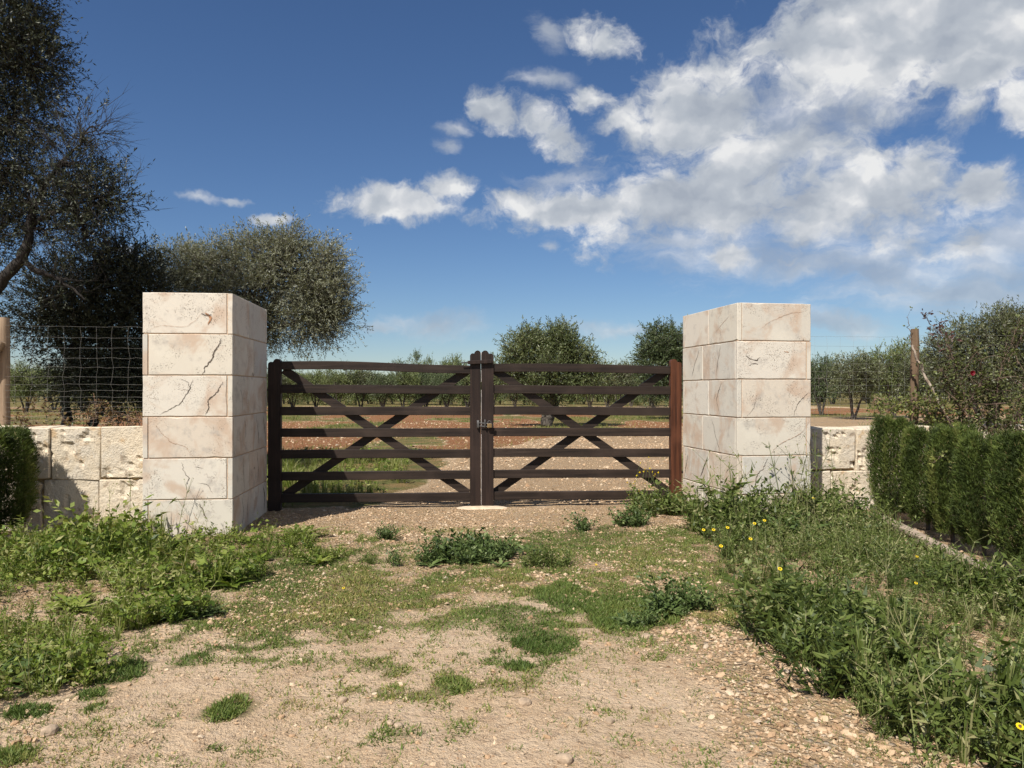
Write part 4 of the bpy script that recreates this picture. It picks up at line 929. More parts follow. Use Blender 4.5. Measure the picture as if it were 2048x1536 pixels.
for i, px in enumerate(range(-160, 2260, 78)):
    grove(px + (i * 37 % 30), 744 - (i * 13 % 9), 86 + (i * 11 % 14), 4 if i % 3 else i % 4, gl5, gg5, 104)

# ------------------------------------------------------------------ clipped cypress hedge
def hedge_mesh(seed, w, d, h, n):
    r = np.random.default_rng(seed); G = Geo(); th = r.uniform(0, 6.283, n); z = r.random(n) ** 0.85; top = r.random(n) < 0.10
    sq = (np.abs(np.cos(th)) ** 3.2 + np.abs(np.sin(th)) ** 3.2) ** (-1 / 3.2); rad = 1 - np.abs(r.normal(0, 0.20, n)); rad[top] = np.sqrt(r.random(top.sum())); z[top] = 1 - np.abs(r.normal(0, .05, top.sum()))
    cx, cy = np.cos(th) * sq, np.sin(th) * sq
    ridge = fbm(cx * 3.4 + seed, cy * 3.4, z * 0.9, 3); lump = 1 + (fbm(cx * 1.6 + seed, cy * 1.6, z * 1.2, 3) - 0.5) * 0.6 + (ridge - .5) * .7
    taper = (0.66 + 0.34 * sstep(0.02, 0.30, z)) * (1 - .20 * sstep(.80, 1.0, z))
    base = np.stack([cx * rad * w / 2 * lump * taper, cy * rad * d / 2 * lump * taper, 0.07 + z * (h - 0.12)], -1)
    base[:, 2] += (fbm(cx * 2.2, cy * 2.2 + seed, 1.0, 3) - 0.5) * 0.20 * z
    outw = np.stack([cx, cy, 0 * cx], -1) * 0.45; dirs = unit(outw + np.array((0, 0, 1.05)) + rand_unit(n, r) * 0.7)
    clump = fbm(base[:, 0] * 10, base[:, 1] * 10, base[:, 2] * 4, 3); v0 = np.clip((clump - 0.40) * 1.2 + (ridge - .35) * 1.3 + .12 + r.normal(0, 0.13, n), 0, .9); v0[r.random(n) < 0.025] = 1.0
    for k in range(3):
        dd = unit(dirs + rand_unit(n, r) * (0.25 if k == 0 else 0.6)); off = dirs * (r.random(n) * 0.03)[:, None] * (k > 0)
        leaf_quads(G, base + off, dd, r.uniform(0.02, 0.055, n), r.uniform(0.0035, 0.007, n), r, v0, 0.45)
    return G.mesh('foliage')
def hedge_wood(seed, h):
    r = np.random.default_rng(seed); G = Geo(); tube(G, smooth_path([(0, 0, -0.05), (0.01, 0.0, h * .4), (-0.01, 0.01, h * .9)], 4), np.linspace(0.022, 0.007, 9), 7)
    for k in range(26):
        z = h * r.uniform(0.08, 0.8); a = r.uniform(0, 6.28); q = r.uniform(.16, .28); e = np.array((q * math.cos(a), q * math.sin(a), z + r.uniform(.05, .2))); tube(G, smooth_path([(0, 0, z), e * np.array((.5, .5, 1)) - np.array((0, 0, .03)), e], 3), np.linspace(.006, .002, 7), 4, cap=False)
    return G.mesh('trunk', True)
HM = [hedge_mesh(61, 0.47, 0.48, 1.09, 15000), hedge_mesh(62, 0.46, 0.48, 1.07, 15000)]; HW = [hedge_wood(63, 1.0), hedge_wood(64, 1.0)]
def shrub(x, y, k, rz, sc, label, group):
    t = thing('cypress_shrub', label, 'shrub', (x, y, float(gh(x, y))), rz, group); t.scale = sc
    link('trunk', HW[k], M_BARK, t); link('foliage', HM[k], L_HEDGE, t); return t
hr = [(4.18, 8.20, 0, 'first clipped cypress of the right hedge, nearest the stone wall'), (4.22, 7.60, 1, 'second clipped cypress of the right hedge, counted from the wall'),
      (4.13, 7.02, 0, 'third clipped cypress of the right hedge, counted from the wall'), (4.04, 6.42, 1, 'fourth clipped cypress of the right hedge, beside a bare gap'),
      (3.98, 5.72, 0, 'fifth clipped cypress of the right hedge, the widest in view'), (3.92, 5.10, 1, 'last clipped cypress in view, cut by the right edge')]
for i, (x, y, k, lb) in enumerate(hr): shrub(x, y, k, 0.14 + i * 1.5708, ((0.92, 0.98, 0.9, 0.86, 1.02, 0.98)[i], (0.9, 0.98, 0.92, 0.88, 1.04, 1.0)[i], (1.04, 0.985, 1.0, 0.965, 1.0, 1.03)[i]), lb, 'right hedge shrubs')
hl = [(-4.93, 7.20, 1, 'dark clipped cypress of the left hedge, next to the wall'), (-4.94, 6.64, 0, 'dark clipped cypress cut by the left edge')]
for i, (x, y, k, lb) in enumerate(hl): shrub(x, y, k, 0.1 + i * 1.5708, (1.22, 1.2, 1.0), lb, 'left hedge shrubs')

# ------------------------------------------------------------------ rose bush and creepers on the fences
def leafy_cane(GLf, GW, pts, r0, r1, nside, ll, lw, r, var=(0.2, 0.9), spread=0.12, seg=5, cluster=4):
    P = smooth_path(pts, 6, 0.012, r); tube(GW, P, np.linspace(r0, r1, len(P)), seg)
    if nside:
        idx = r.integers(len(P) // 4, len(P), nside); b = P[idx] + r.normal(0, 0.01, (nside, 3)); d = unit(rand_unit(nside, r) + np.array((0, -0.15, 0.25)))
        ln = spread * r.uniform(0.4, 1.6, nside); e = b + d * ln[:, None]; twig_tris(GW, b, e, 0.0022, r)
        bb = np.repeat(b, cluster, 0) + np.repeat(d * ln[:, None], cluster, 0) * r.uniform(0.4, 1.0, nside * cluster)[:, None]
        leaf_quads(GLf, bb, unit(np.repeat(d, cluster, 0) + rand_unit(nside * cluster, r) * 0.9), ll * r.uniform(.6, 1.3, nside * cluster), lw * r.uniform(.7, 1.2, nside * cluster), r, r.uniform(var[0], var[1], nside * cluster), 0.5)
def rose():
    r = np.random.default_rng(71); Z = 9.15
    def A(px, py, dz=0.0): return at(px, py, Z + dz)
    b = at(1960, 1010, Z); b[2] = 0
    t = thing('rose_bush', 'sprawling climbing rose with one red flower on the right fence', 'bush', tuple(b))
    GLf, GW, GP, GPC = Geo(), Geo(), Geo(), Geo()
    leafy_cane(GLf, GPC, [A(1935, 1000), A(1905, 870), A(1872, 800), A(1842, 730), A(1824, 690)], 0.023, 0.013, 40, .04, .025, r, seg=8)
    canes = [[(1960, 1000), (1930, 860), (1925, 780), (1900, 700)], [(1965, 1000), (1990, 850), (2000, 740), (2040, 650)], [(1955, 1000), (1935, 830), (1965, 760), (1950, 700)],
             [(1970, 1000), (2010, 860), (2050, 780), (2090, 690)], [(1960, 990), (1900, 850), (1850, 820), (1790, 812), (1745, 815)], [(1950, 990), (1890, 830), (1830, 800), (1760, 825)],
             [(1965, 995), (1960, 850), (1985, 790), (2020, 720), (2060, 640)], [(1960, 1000), (1945, 860), (1910, 790), (1880, 740)], [(1980, 1000), (2040, 880), (2090, 830)], [(1960, 1000), (2000, 870), (2030, 840), (2070, 800)],
             [(1955, 1000), (1910, 880), (1875, 850), (1850, 845)], [(1985, 1000), (1960, 880), (1990, 820), (1975, 770)], [(1970, 1000), (2020, 900), (2045, 870)], [(1950, 1000), (1925, 890), (1900, 860)]]
    for i, c in enumerate(canes):
        dz = r.uniform(-.22, .22); leafy_cane(GLf, GW, [A(x, y, dz * (k > 0)) for k, (x, y) in enumerate(c)], 0.012, 0.004, (190 if i in (4, 5, 10, 12, 13, 8) else 170), .040, .026, r, (0.3, 1.0) if i in (4, 5, 10, 12, 13, 8) else (0.0, 0.75))
    for k in range(60):       # dead twigs
        a = A(r.uniform(1880, 2060), r.uniform(720, 860), r.uniform(-.2, .2)); d = unit(r.normal(size=3) + np.array((0, 0, .7))) * r.uniform(.15, .5); tube(GW, smooth_path([a, a + d * .5 + r.normal(0, .03, 3), a + d], 3), np.linspace(.005, .0015, 7), 4, cap=False)
    leafy_cane(GP, GW, [A(1900, 740), A(1895, 690), A(1873, 660), A(1848, 634)], 0.006, 0.003, 26, .05, .028, r)
    leafy_cane(GLf, GW, [A(1822, 690), A(1819, 660), A(1813, 634)], 0.006, 0.003, 3, .03, .02, r)
    leafy_cane(GLf, GW, [at(1930, 900, 8.6), at(1910, 890, 7.7), at(1890, 905, 6.9), at(1868, 925, 6.5)], 0.006, 0.002, 26, .038, .024, r, (0.6, 1.0), 0.05)
    for nm, g, m in (('cane', GW, M_CANE), ('pale_cane', GPC, M_PALECANE)): g.V = [v - b for v in g.V]; g.build(nm, m, t, True)
    for nm, g, m in (('leaves', GLf, L_ROSE), ('purple_leaves', GP, L_PURPLE)): g.V = [v - b for v in g.V]; o = g.build(nm, m, t); o['kind'] = 'stuff'
    GF = Geo(); c = A(1944, 746, -0.32) - b
    for ring, (n, q, tilt) in enumerate(((5, .012, .2), (7, .024, .6), (9, .036, 1.0))):
        for k in range(n):
            a = k / n * 6.28 + ring; d = np.array((math.cos(a) * math.sin(tilt), -math.cos(tilt) * .9, math.sin(a) * math.sin(tilt))); s = unit(np.cross(d, (0, 1, 0.1)))
            p0 = c; GF.add([p0, p0 + d * q * .6 + s * q * .5, p0 + d * q * 1.1, p0 + d * q * .6 - s * q * .5], quads=[(0, 1, 2, 3)], var=r.random())
    GF.build('flower', M_RED, t)
rose()
def creeper():
    r = np.random.default_rng(75); b = np.array((-4.6, 7.98, 0.0)); t = thing('creeper', 'dry brown creeper along the foot of the left wire fence', 'plant', tuple(b)); GLf, GW = Geo(), Geo()
    for k in range(10):
        x = r.uniform(-5.6, -3.8); y = 8.0 + (x + 3.7) * 0.115 + r.uniform(0.02, .2); leafy_cane(GLf, GW, [(x, y, 0.0), (x + r.normal(0, .1), y, .75), (x + r.normal(0, .2), y - .03, 1.05), (x + r.normal(0, .35), y, 1.12 + r.uniform(0, .18))], .006, .002, 42, .034, .022, r, (0, 1), .07)
    GW.V = [v - b for v in GW.V]; GLf.V = [v - b for v in GLf.V]; GW.build('stem', M_CANE, t, True); o = GLf.build('leaves', L_DRY, t); o['kind'] = 'stuff'
creeper()

# ------------------------------------------------------------------ ground plants
def plant_herb(r, h=0.22, stems=9, leaf=0.045, lw=0.55, per=9, splay=0.8, tri=False):
    G = Geo(); n = stems; a = r.uniform(0, 6.28, n); s = r.uniform(0.15, splay, n); d = unit(np.stack([np.cos(a) * s, np.sin(a) * s, np.ones(n)], -1)); L_ = h * r.uniform(.6, 1.15, n)
    base = r.normal(0, 0.012, (n, 3)); base[:, 2] = -0.01
    shoots(G, G, base, d, L_, per, leaf, leaf * lw, r, 0.25, 1.0, None, 0.0018, 0.0, tri); return G
def plant_grass(r, h=0.28, n=22, w=0.006, splay=0.45):
    G = Geo(); a = r.uniform(0, 6.28, n); s = np.abs(r.normal(0, splay, n)); L_ = h * r.uniform(.5, 1.15, n); o = np.stack([np.cos(a), np.sin(a), 0 * a], -1); sd = np.stack([-np.sin(a), np.cos(a), 0 * a], -1)
    b = o * 0.02 * r.random((n, 1)); b[:, 2] = -.01; m = b + (o * s[:, None] * .35 + np.array((0, 0, .6))) * L_[:, None]; e = b + (o * s[:, None] * 1.05 + np.array((0, 0, .92)) - np.array((0, 0, 1)) * (s ** 2)[:, None] * .35) * L_[:, None]
    W_ = (w * r.uniform(.6, 1.2, n))[:, None]
    V = np.stack([b - sd * W_ / 2, b + sd * W_ / 2, m + sd * W_ / 2, m - sd * W_ / 2, e], 1).reshape(-1, 3); i = np.arange(n)[:, None] * 5; v = r.random(n)
    G.add(V, quads=(i + np.array((0, 1, 2, 3))), var=v); G.add(V, tris=(i + np.array((3, 2, 4))), var=v); return G
def plant_rosette(r, L=0.17, n=13, w=0.035, lift=0.7):
    G = Geo()
    for k in range(n):
        a = k * 2.4 + r.uniform(-.3, .3); o = np.array((math.cos(a), math.sin(a), 0)); sd = np.array((-math.sin(a), math.cos(a), 0)); l = L * r.uniform(.6, 1.15); up = lift * r.uniform(.4, 1.2); V = []; q = 6
        for j in range(q + 1):
            t = j / q; c = o * l * t + np.array((0, 0, l * (up * t - 0.55 * up * t * t))); ww = w * (math.sin(math.pi * min(1, .12 + t * .9)) ** .7) * (1 + .35 * (-1) ** j) * .5; V += [c - sd * ww + np.array((0, 0, .15 * ww)), c + sd * ww + np.array((0, 0, .15 * ww))]
        G.add(V, quads=[(2 * j, 2 * j + 1, 2 * j + 3, 2 * j + 2) for j in range(q)], var=r.random())
    return G
def plant_mallow(r, h=0.14, n=14, R_=0.022):
    G = Geo()
    for k in range(n):
        a = r.uniform(0, 6.28); s = r.uniform(.2, 1.0) * h; top = np.array((math.cos(a) * s, math.sin(a) * s, h * r.uniform(.45, 1.1))); twig_tris(G, np.zeros((1, 3)), top[None], .0016, r)
        nrm = unit(np.array((math.cos(a) * .5, math.sin(a) * .5, 1.0)) + r.normal(0, .25, 3)); u = unit(np.cross(nrm, (0.3, 1, .2))); v = np.cross(nrm, u); q = 10; rr = R_ * r.uniform(.6, 1.2); ang = np.arange(q) / q * 5.7
        ring = top + (rr * (1 + .06 * np.cos(np.arange(q) * 3.14)))[:, None] * (np.cos(ang)[:, None] * u + np.sin(ang)[:, None] * v) + nrm * rr * .12
        G.add(np.vstack([top, ring]), tris=[(0, j, j + 1) for j in range(1, q)], var=r.random())
    return G
def plant_stalk(r, h=0.5, br=5):
    G = Geo(); l = r.normal(0, .12, 2); top = np.array((l[0] * h, l[1] * h, h)); P = smooth_path([(0, 0, -.01), (top[0] * .3, top[1] * .3, h * .5), top], 4); tube(G, P, np.linspace(.0026, .0014, len(P)), 4, .8, False)
    for k in range(br):
        p = P[r.integers(3, len(P))]; d = unit(np.append(r.normal(0, .6, 2), 1.0)); e = p + d * h * r.uniform(.12, .3); tube(G, np.array([p, e]), (.0014, .001), 3, .8, False); leaf_quads(G, np.repeat(e[None], 3, 0), unit(d + rand_unit(3, r) * .35), .016, .008, r, r.uniform(.6, 1, 3))
        leaf_quads(G, np.repeat(p[None], 2, 0), unit(rand_unit(2, r) + np.array((0, 0, .3))), .045, .009, r, r.uniform(.2, .8, 2))
    return G
def plant_feather(r, h=0.2, n=10):
    return plant_herb(r, h, n, 0.030, 0.22, 17, 0.7, True)
_r = np.random.default_rng(90)
T_HERB = [plant_herb(_r, _r.uniform(.14, .27), 9, _r.uniform(.022, .036), .5, 11) for _ in range(6)]
T_FINE = [plant_herb(_r, _r.uniform(.15, .28), 9, _r.uniform(.016, .026), .36, 14) for _ in range(5)]
T_FEATH = [plant_feather(_r, _r.uniform(.15, .26)) for _ in range(4)]
T_GRASS = [plant_grass(_r, _r.uniform(.2, .34)) for _ in range(5)]
T_ROS = [plant_rosette(_r, _r.uniform(.13, .22)) for _ in range(4)]
T_MAL = [plant_mallow(_r, _r.uniform(.11, .18)) for _ in range(4)]
T_STALK = [plant_stalk(_r, _r.uniform(.38, .62)) for _ in range(5)]
def scatter(G, templates, xy, r, smin=0.7, smax=1.3, tint=0.0, tilt=0.12):
    k = r.integers(0, len(templates), len(xy))
    for ti, T in enumerate(templates):
        sel = np.where(k == ti)[0]; m = len(sel)
        if not m: continue
        V, Q, Tr, var = T.arrays(); nq = len(Q); a = r.uniform(0, 6.28, m); s = r.uniform(smin, smax, m); ca, sa = np.cos(a) * s, np.sin(a) * s
        x, y = xy[sel, 0], xy[sel, 1]; z = gh(x, y); tx, ty = r.normal(0, tilt, (2, m)); q_ = np.clip(.95 + 3.0 * (fbm(x * 1.5 + 60, y * 1.5, 3.0, 3) - .5), .68, 1.6); s = s * q_; ca, sa = ca * q_, sa * q_
        W_ = np.stack([x[:, None] + ca[:, None] * V[None, :, 0] - sa[:, None] * V[None, :, 1] + tx[:, None] * s[:, None] * V[None, :, 2],
                       y[:, None] + sa[:, None] * V[None, :, 0] + ca[:, None] * V[None, :, 1] + ty[:, None] * s[:, None] * V[None, :, 2], z[:, None] + s[:, None] * V[None, :, 2]], -1)
        off = (np.arange(m) * len(V))[:, None, None]; tn = (r.normal(0, .12, m) + tint + (fbm(x * 1.5 + 33, y * 1.5, 8.0, 3) - .5) * .7)[:, None]; base = G.n
        G.V.append(W_.reshape(-1, 3)); G.n += m * len(V)
        if nq: G.Q.append((Q[None] + off).reshape(-1, 4) + base); G.qv.append(np.clip(var[None, :nq] + tn, 0, 1).ravel())
        if len(Tr): G.T.append((Tr[None] + off).reshape(-1, 3) + base); G.tv.append(np.clip(var[None, nq:] + tn, 0, 1).ravel())
def in_poly(x, y, P):
    c = np.zeros(np.shape(x), bool); n = len(P)
    for i in range(n):
        (x0, y0), (x1, y1) = P[i], P[i - 1]; cond = ((y0 > y) != (y1 > y)) & (x < (x1 - x0) * (y - y0) / (y1 - y0 + 1e-12) + x0); c ^= cond
    return c
def sample_poly(P, density, r, clump=1.4, thr=0.0, seed=0.0):
    P = np.array(P); lo, hi = P.min(0) - .3, P.max(0) + .3; n = int((hi - lo).prod() * density); p = lo + r.random((n, 2)) * (hi - lo)
    wx = p[:, 0] + (fbm(p[:, 0] * 1.9, p[:, 1] * 1.9, 11.0, 4) - .5) * 1.3; wy = p[:, 1] + (fbm(p[:, 0] * 1.9, p[:, 1] * 1.9, 23.0, 4) - .5) * 1.3
    k = in_poly(wx, wy, P) & (r.random(n) < np.clip((fbm(p[:, 0] * clump + seed, p[:, 1] * clump, 5.0, 3) - thr) * 3.0, 0, 1) * (.7 + .3 * sstep(.36, .46, fbm(p[:, 0] * 1.7 + 70, p[:, 1] * 1.7, 15.0, 3)))); return p[k]
r9 = np.random.default_rng(91)
LEFT = [gp(*q) for q in ((-260, 1080), (0, 1100), (160, 1062), (300, 1064), (470, 1075), (560, 1062), (705, 1092), (640, 1105), (520, 1125), (440, 1180), (330, 1250), (210, 1315), (120, 1400), (0, 1430), (-250, 1500))]
RIGHT = [gp(*q) for q in ((1365, 1052), (1500, 1050), (1640, 1040), (1760, 1062), (2048, 1210), (2300, 1350), (2500, 1700), (2080, 1580), (1900, 1470), (1770, 1425), (1640, 1330), (1530, 1230), (1450, 1170), (1410, 1110), (1375, 1085))]
def free(p):      # keep plants out of the pillars and off the kerb
    ok = np.ones(len(p), bool)
    for (bx, by), a, W_, D_ in ((LP, LR, .835, 1.46), (RP, RR, .83, 1.46)):
        lx = (p[:, 0] - bx) * math.cos(a) + (p[:, 1] - by) * math.sin(a); ly = -(p[:, 0] - bx) * math.sin(a) + (p[:, 1] - by) * math.cos(a); ok &= ~((lx > -.03) & (lx < W_ + .03) & (ly > -.03) & (ly < D_ + .03))
    ok &= seg_dist(p[:, 0], p[:, 1], np.array([tuple(k) for k in kp])) > 0.17
    ok &= np.abs(p[:, 0]) < .78 * p[:, 1] + .55
    return p[ok]
G = Geo(); NEARWALL = [gp(*q) for q in ((-200, 1090), (0, 1105), (160, 1070), (300, 1068), (470, 1080), (560, 1066), (660, 1085), (520, 1110), (300, 1125), (100, 1150), (-200, 1180))]
scatter(G, T_HERB, free(sample_poly(LEFT, 105, r9, 1.6, .25)), r9, .4, 1.2, .10)
scatter(G, T_FEATH, free(sample_poly(LEFT, 80, r9, 1.3, .28, 9)), r9, .4, 1.2, .10)
scatter(G, T_MAL, free(sample_poly(LEFT, 16, r9, 1.2, .35, 4)), r9, .6, 1.2, 0)
scatter(G, T_GRASS, free(sample_poly(LEFT, 55, r9, 1.2, .28, 14)), r9, .3, .9, .15)
scatter(G, T_ROS, free(sample_poly(LEFT, 10, r9, 1.2, .3, 17)), r9, .7, 1.3, -.1)
scatter(G, T_HERB, free(sample_poly(NEARWALL, 26, r9, 1.5, .25, 31)), r9, 1.1, 1.8, .05)
scatter(G, T_STALK, free(sample_poly(LEFT, 5, r9, 1.5, .25, 37)), r9, .4, .8, .3)
tag(G.build('verge_weeds', L_WEED), 'bright green weeds covering the verge before the left pillar', 'weeds', kind='stuff')
G = Geo()
scatter(G, T_FEATH, free(sample_poly(RIGHT, 92, r9, 1.3, .25, 3)), r9, .35, 1.6, -.02)
scatter(G, T_FINE, free(sample_poly(RIGHT, 60, r9, 1.4, .25, 6)), r9, .35, 1.6, .02)
scatter(G, T_HERB, free(sample_poly(RIGHT, 24, r9, 1.4, .27, 7)), r9, .4, 1.3, -.06)
scatter(G, T_GRASS, free(sample_poly(RIGHT, 50, r9, 1.2, .28, 8)), r9, .4, 1.1, .15)
scatter(G, T_MAL, free(sample_poly(RIGHT, 8, r9, 1.2, .3, 12)), r9, .6, 1.3, -.05)
scatter(G, T_ROS, free(sample_poly(RIGHT, 6, r9, 1.2, .3, 15)), r9, .6, 1.1, 0)
NEARP = [gp(*q) for q in ((1380, 1090), (1400, 1052), (1640, 1045), (1760, 1070), (1900, 1140), (1850, 1160), (1640, 1120), (1450, 1110))]
scatter(G, T_FINE, free(sample_poly(NEARP, 36, r9, 1.5, .2, 31)), r9, 1.3, 2.3, 0)
scatter(G, T_FEATH, free(sample_poly(NEARP, 24, r9, 1.5, .2, 33)), r9, 1.3, 2.3, .05)
KERBSIDE = [(kp[0][0] - .05, kp[0][1]), (kp[-1][0] - .05, kp[-1][1]), (kp[-1][0] - .4, kp[-1][1]), (kp[0][0] - .4, kp[0][1])]
scatter(G, T_GRASS, free(sample_poly(KERBSIDE, 12, r9, 1.5, .2, 41)), r9, .5, .9, .15)
scatter(G, T_STALK, free(sample_poly(RIGHT, 5, r9, 1.5, .25, 43)), r9, .4, .8, .3)
tag(G.build('verge_weeds', L_WEED2), 'mixed tall weeds covering the verge before the right pillar', 'weeds', kind='stuff')
G = Geo(); PF = [gp(*q) for q in ((1395, 1090), (1420, 1050), (1640, 1040), (1760, 1075), (1900, 1160), (1700, 1160), (1450, 1130))]
scatter(G, T_STALK, free(sample_poly(PF, 26, r9, 1.2, .1, 2)), r9, .75, 1.15, .05)
scatter(G, T_STALK, free(sample_poly([gp(*q) for q in ((280, 1095), (330, 1068), (520, 1075), (560, 1060), (560, 1085), (400, 1100))], 9, r9, 1.2, .1, 5)), r9, .5, .9, .05)
scatter(G, T_STALK, free(sample_poly([gp(*q) for q in ((1700, 1200), (2048, 1230), (2048, 1480), (1750, 1350))], 5, r9, 1.2, .1, 5)), r9, .5, .8, .05)
tag(G.build('seed_stalks', L_WEED2), 'thin upright seed stalks standing among the weeds by the pillars', 'weeds', kind='stuff')
# grass behind the gate
G = Geo(); BG = [(-2.6, 9.25), (-1.75, 9.7), (-1.75, 11.8), (-1.65, 15.8), (-5.0, 16.2), (-6.0, 12.0), (-4.6, 9.2)]
scatter(G, T_GRASS, sample_poly(BG, 50, r9, 0.8, .2, 21), r9, .5, 1.0, .25); scatter(G, T_MAL, sample_poly(BG, 12, r9, 0.9, .2, 22), r9, .6, 1.1, .1)
tag(G.build('grass_verge', L_WEED), 'long green grass behind the left gate leaf', 'grass', kind='stuff')
# low mats on the drive
def blades(G, x, y, h, w, r, var, lean=.55):
    m = len(x); a = r.uniform(0, 6.28, m); b = np.stack([x, y, gh(x, y) - .003], -1); sd = np.stack([np.cos(a), np.sin(a), 0 * a], -1) * (w / 2)[:, None]
    tip = b + unit(np.stack([r.normal(0, lean, m), r.normal(0, lean, m), np.full(m, .8)], -1)) * h[:, None]
    G.add(np.stack([b - sd, b + sd, tip], 1).reshape(-1, 3), tris=np.arange(3 * m).reshape(-1, 3), var=var)
def mats():
    G = Geo(); r = np.random.default_rng(300); n = 820000; y = 2.6 + r.random(n) * 5.5; x = r.uniform(-1, 1, n) * np.minimum(.74 * y, 4.2)
    m, lush = mat_field(x, y); k = r.random(n) < m * np.where(lush > .5, 1.0, .8); x, y, m, lush = x[k], y[k], m[k], lush[k]; q = len(x)
    yel = fbm(x * 1.7 + 8, y * 1.7, 9.0, 3)
    var = np.clip(r.random(q) * .55 + np.where(lush > .5, -.02, .18) + (yel - .5) * 1.1, 0, 1)
    hm = .6 + .9 * fbm(x * 6, y * 6, 4.0, 3); blades(G, x, y, r.uniform(.014, .036, q) * np.where(lush > .5, 1.15, .9) * hm, r.uniform(.006, .012, q), r, var, .85)
    # little brownish sprigs rooted all over the drive
    n = 1500; cy_ = 2.6 + r.random(n) ** 1.2 * 4.6; cx_ = r.uniform(-1, 1, n) * np.minimum(.72 * cy_, 3.2); kk = r.random(n) < (.25 + .75 * sstep(.45, .6, fbm(cx_ * 1.4 + 12, cy_ * 1.4, 6.0, 3))); cx_, cy_ = cx_[kk], cy_[kk]; n = len(cx_)
    per = 26; sp = r.uniform(.012, .045, n); x = np.repeat(cx_, per) + r.normal(0, 1, n * per) * np.repeat(sp, per); y = np.repeat(cy_, per) + r.normal(0, 1, n * per) * np.repeat(sp, per) * .8; tv = np.repeat(r.uniform(.1, .75, n), per)
    blades(G, x, y, r.uniform(.01, .032, n * per), r.uniform(.004, .008, n * per), r, np.clip(tv + r.normal(0, .15, n * per), 0, 1), .9)
    # stray dry wisps all over the drive
    n = 60000; y = 2.5 + r.random(n) * 6.3; x = r.uniform(-1, 1, n) * np.minimum(.74 * y, 3.8); dn = sstep(.52, .72, fbm(x * 2.2 + 40, y * 2.2, 3.0, 4)) * .6 + sstep(.62, .74, fbm(x * 7, y * 7, 8.0, 3)) * .6
    k = r.random(n) < dn; x, y = x[k], y[k]; q = len(x); blades(G, x, y, r.uniform(.014, .045, q), r.uniform(.003, .006, q), r, np.clip(r.uniform(.35, 1.0, q), 0, 1), .8)
    tag(G.build('mat_grass', L_MAT), 'low mats of green and yellowing grass on the stony drive', 'grass', kind='stuff')
mats()
G = Geo(); n = 230000; yy = 15 + 50 * r9.random(n) ** 1.4; xx = r9.uniform(-.75, .8, n) * yy; g_, rd_, gr_ = ground_masks(xx, yy); cl_ = fbm(xx * .7, yy * .5, 19.0, 4)
k = r9.random(n) < gr_ * sstep(.38, .62, cl_) * .9 + rd_ * .035; xx, yy, cl_ = xx[k], yy[k], cl_[k]; q = len(xx)
blades(G, xx, yy, r9.uniform(.04, .20, q), r9.uniform(.008, .018, q) * (.5 + yy / 30), r9, np.clip(r9.random(q) * .6 + .15 + (fbm(xx * .2, yy * .2, 3.0, 3) - .4) * 1.2, 0, 1), .5)
tag(G.build('field_grass', L_MAT), 'thin yellow-green grass scattered under the olive trees', 'grass', kind='stuff')
# single weeds that stand out on the drive
def single(name, label, px, py, T, mat, s, rz=0.0, cat='weed', group=None):
    x, y = gp(px, py); o = link(name, T, mat, None, (x, y, float(gh(x, y)) - .004)); o.scale = (s, s, s); o.rotation_euler = (0, 0, rz); return tag(o, label, cat, group)
def merged(parts_, seed):
    r = np.random.default_rng(seed); G = Geo()
    for T, n, spread, smin, smax in parts_:
        V_ = r.normal(0, 1, (n, 2)) * np.array(spread); tmp = Geo(); k = r.integers(0, len(T), n)
        for (dx, dy), ti in zip(V_, k):
            V, Q, Tr, var = T[ti].arrays(); a = r.uniform(0, 6.28); s = r.uniform(smin, smax); c, s_ = math.cos(a) * s, math.sin(a) * s; W_ = np.stack([dx + c * V[:, 0] - s_ * V[:, 1], dy + s_ * V[:, 0] + c * V[:, 1], V[:, 2] * s], -1); base = G.n; G.V.append(W_); G.n += len(W_)
            if len(Q): G.Q.append(Q + base); G.qv.append(var[:len(Q)])
            if len(Tr): G.T.append(Tr + base); G.tv.append(var[len(Q):])
    return G.mesh('weed')
single('weed_clump', 'large dark green weed clump on the drive before the gate', 950, 1108, merged([(T_HERB, 42, (.24, .14), .9, 1.6), (T_ROS, 8, (.24, .12), .7, 1.1), (T_FEATH, 8, (.22, .12), .8, 1.2)], 1), L_DUSK, 1.0)
single('weed_clump', 'dark leafy weed at the left foot of the large clump', 870, 1114, merged([(T_ROS, 4, (.06, .05), .7, 1.0), (T_HERB, 9, (.08, .05), .6, 1.0)], 2), L_DUSK, 1.0)
single('weed_clump', 'small round weed left of the large clump', 776, 1076, merged([(T_HERB, 10, (.035, .03), .6, .95)], 3), L_DUSK, 1.0)
single('weed_clump', 'upright yellowish weed right of the large clump', 1100, 1128, merged([(T_FEATH, 6, (.08, .06), .8, 1.2), (T_HERB, 5, (.1, .06), .7, 1.1)], 4), L_WEED2, 1.0)
single('weed_clump', 'narrow dark weed standing alone near the right gate leaf', 1166, 1060, merged([(T_HERB, 7, (.025, .025), .8, 1.2)], 5), L_DUSK, 1.0)
single('weed_clump', 'bushy weed in front of the reddish gate stile', 1335, 1030, merged([(T_HERB, 22, (.15, .09), 1.1, 1.9), (T_FEATH, 8, (.16, .1), 1.0, 1.8)], 6), L_WEED2, 1.0)
single('weed_clump', 'dark bush of weeds between the drive and the right pillar', 1272, 1052, merged([(T_HERB, 12, (.10, .07), .8, 1.4), (T_FEATH, 5, (.1, .06), .8, 1.3)], 7), L_DUSK, 1.0)
single('weed_clump', 'dark thistle clump at the inner edge of the right verge', 1372, 1215, merged([(T_ROS, 4, (.08, .07), .8, 1.1), (T_HERB, 12, (.08, .06), .9, 1.4)], 8), L_DUSK, 1.0)
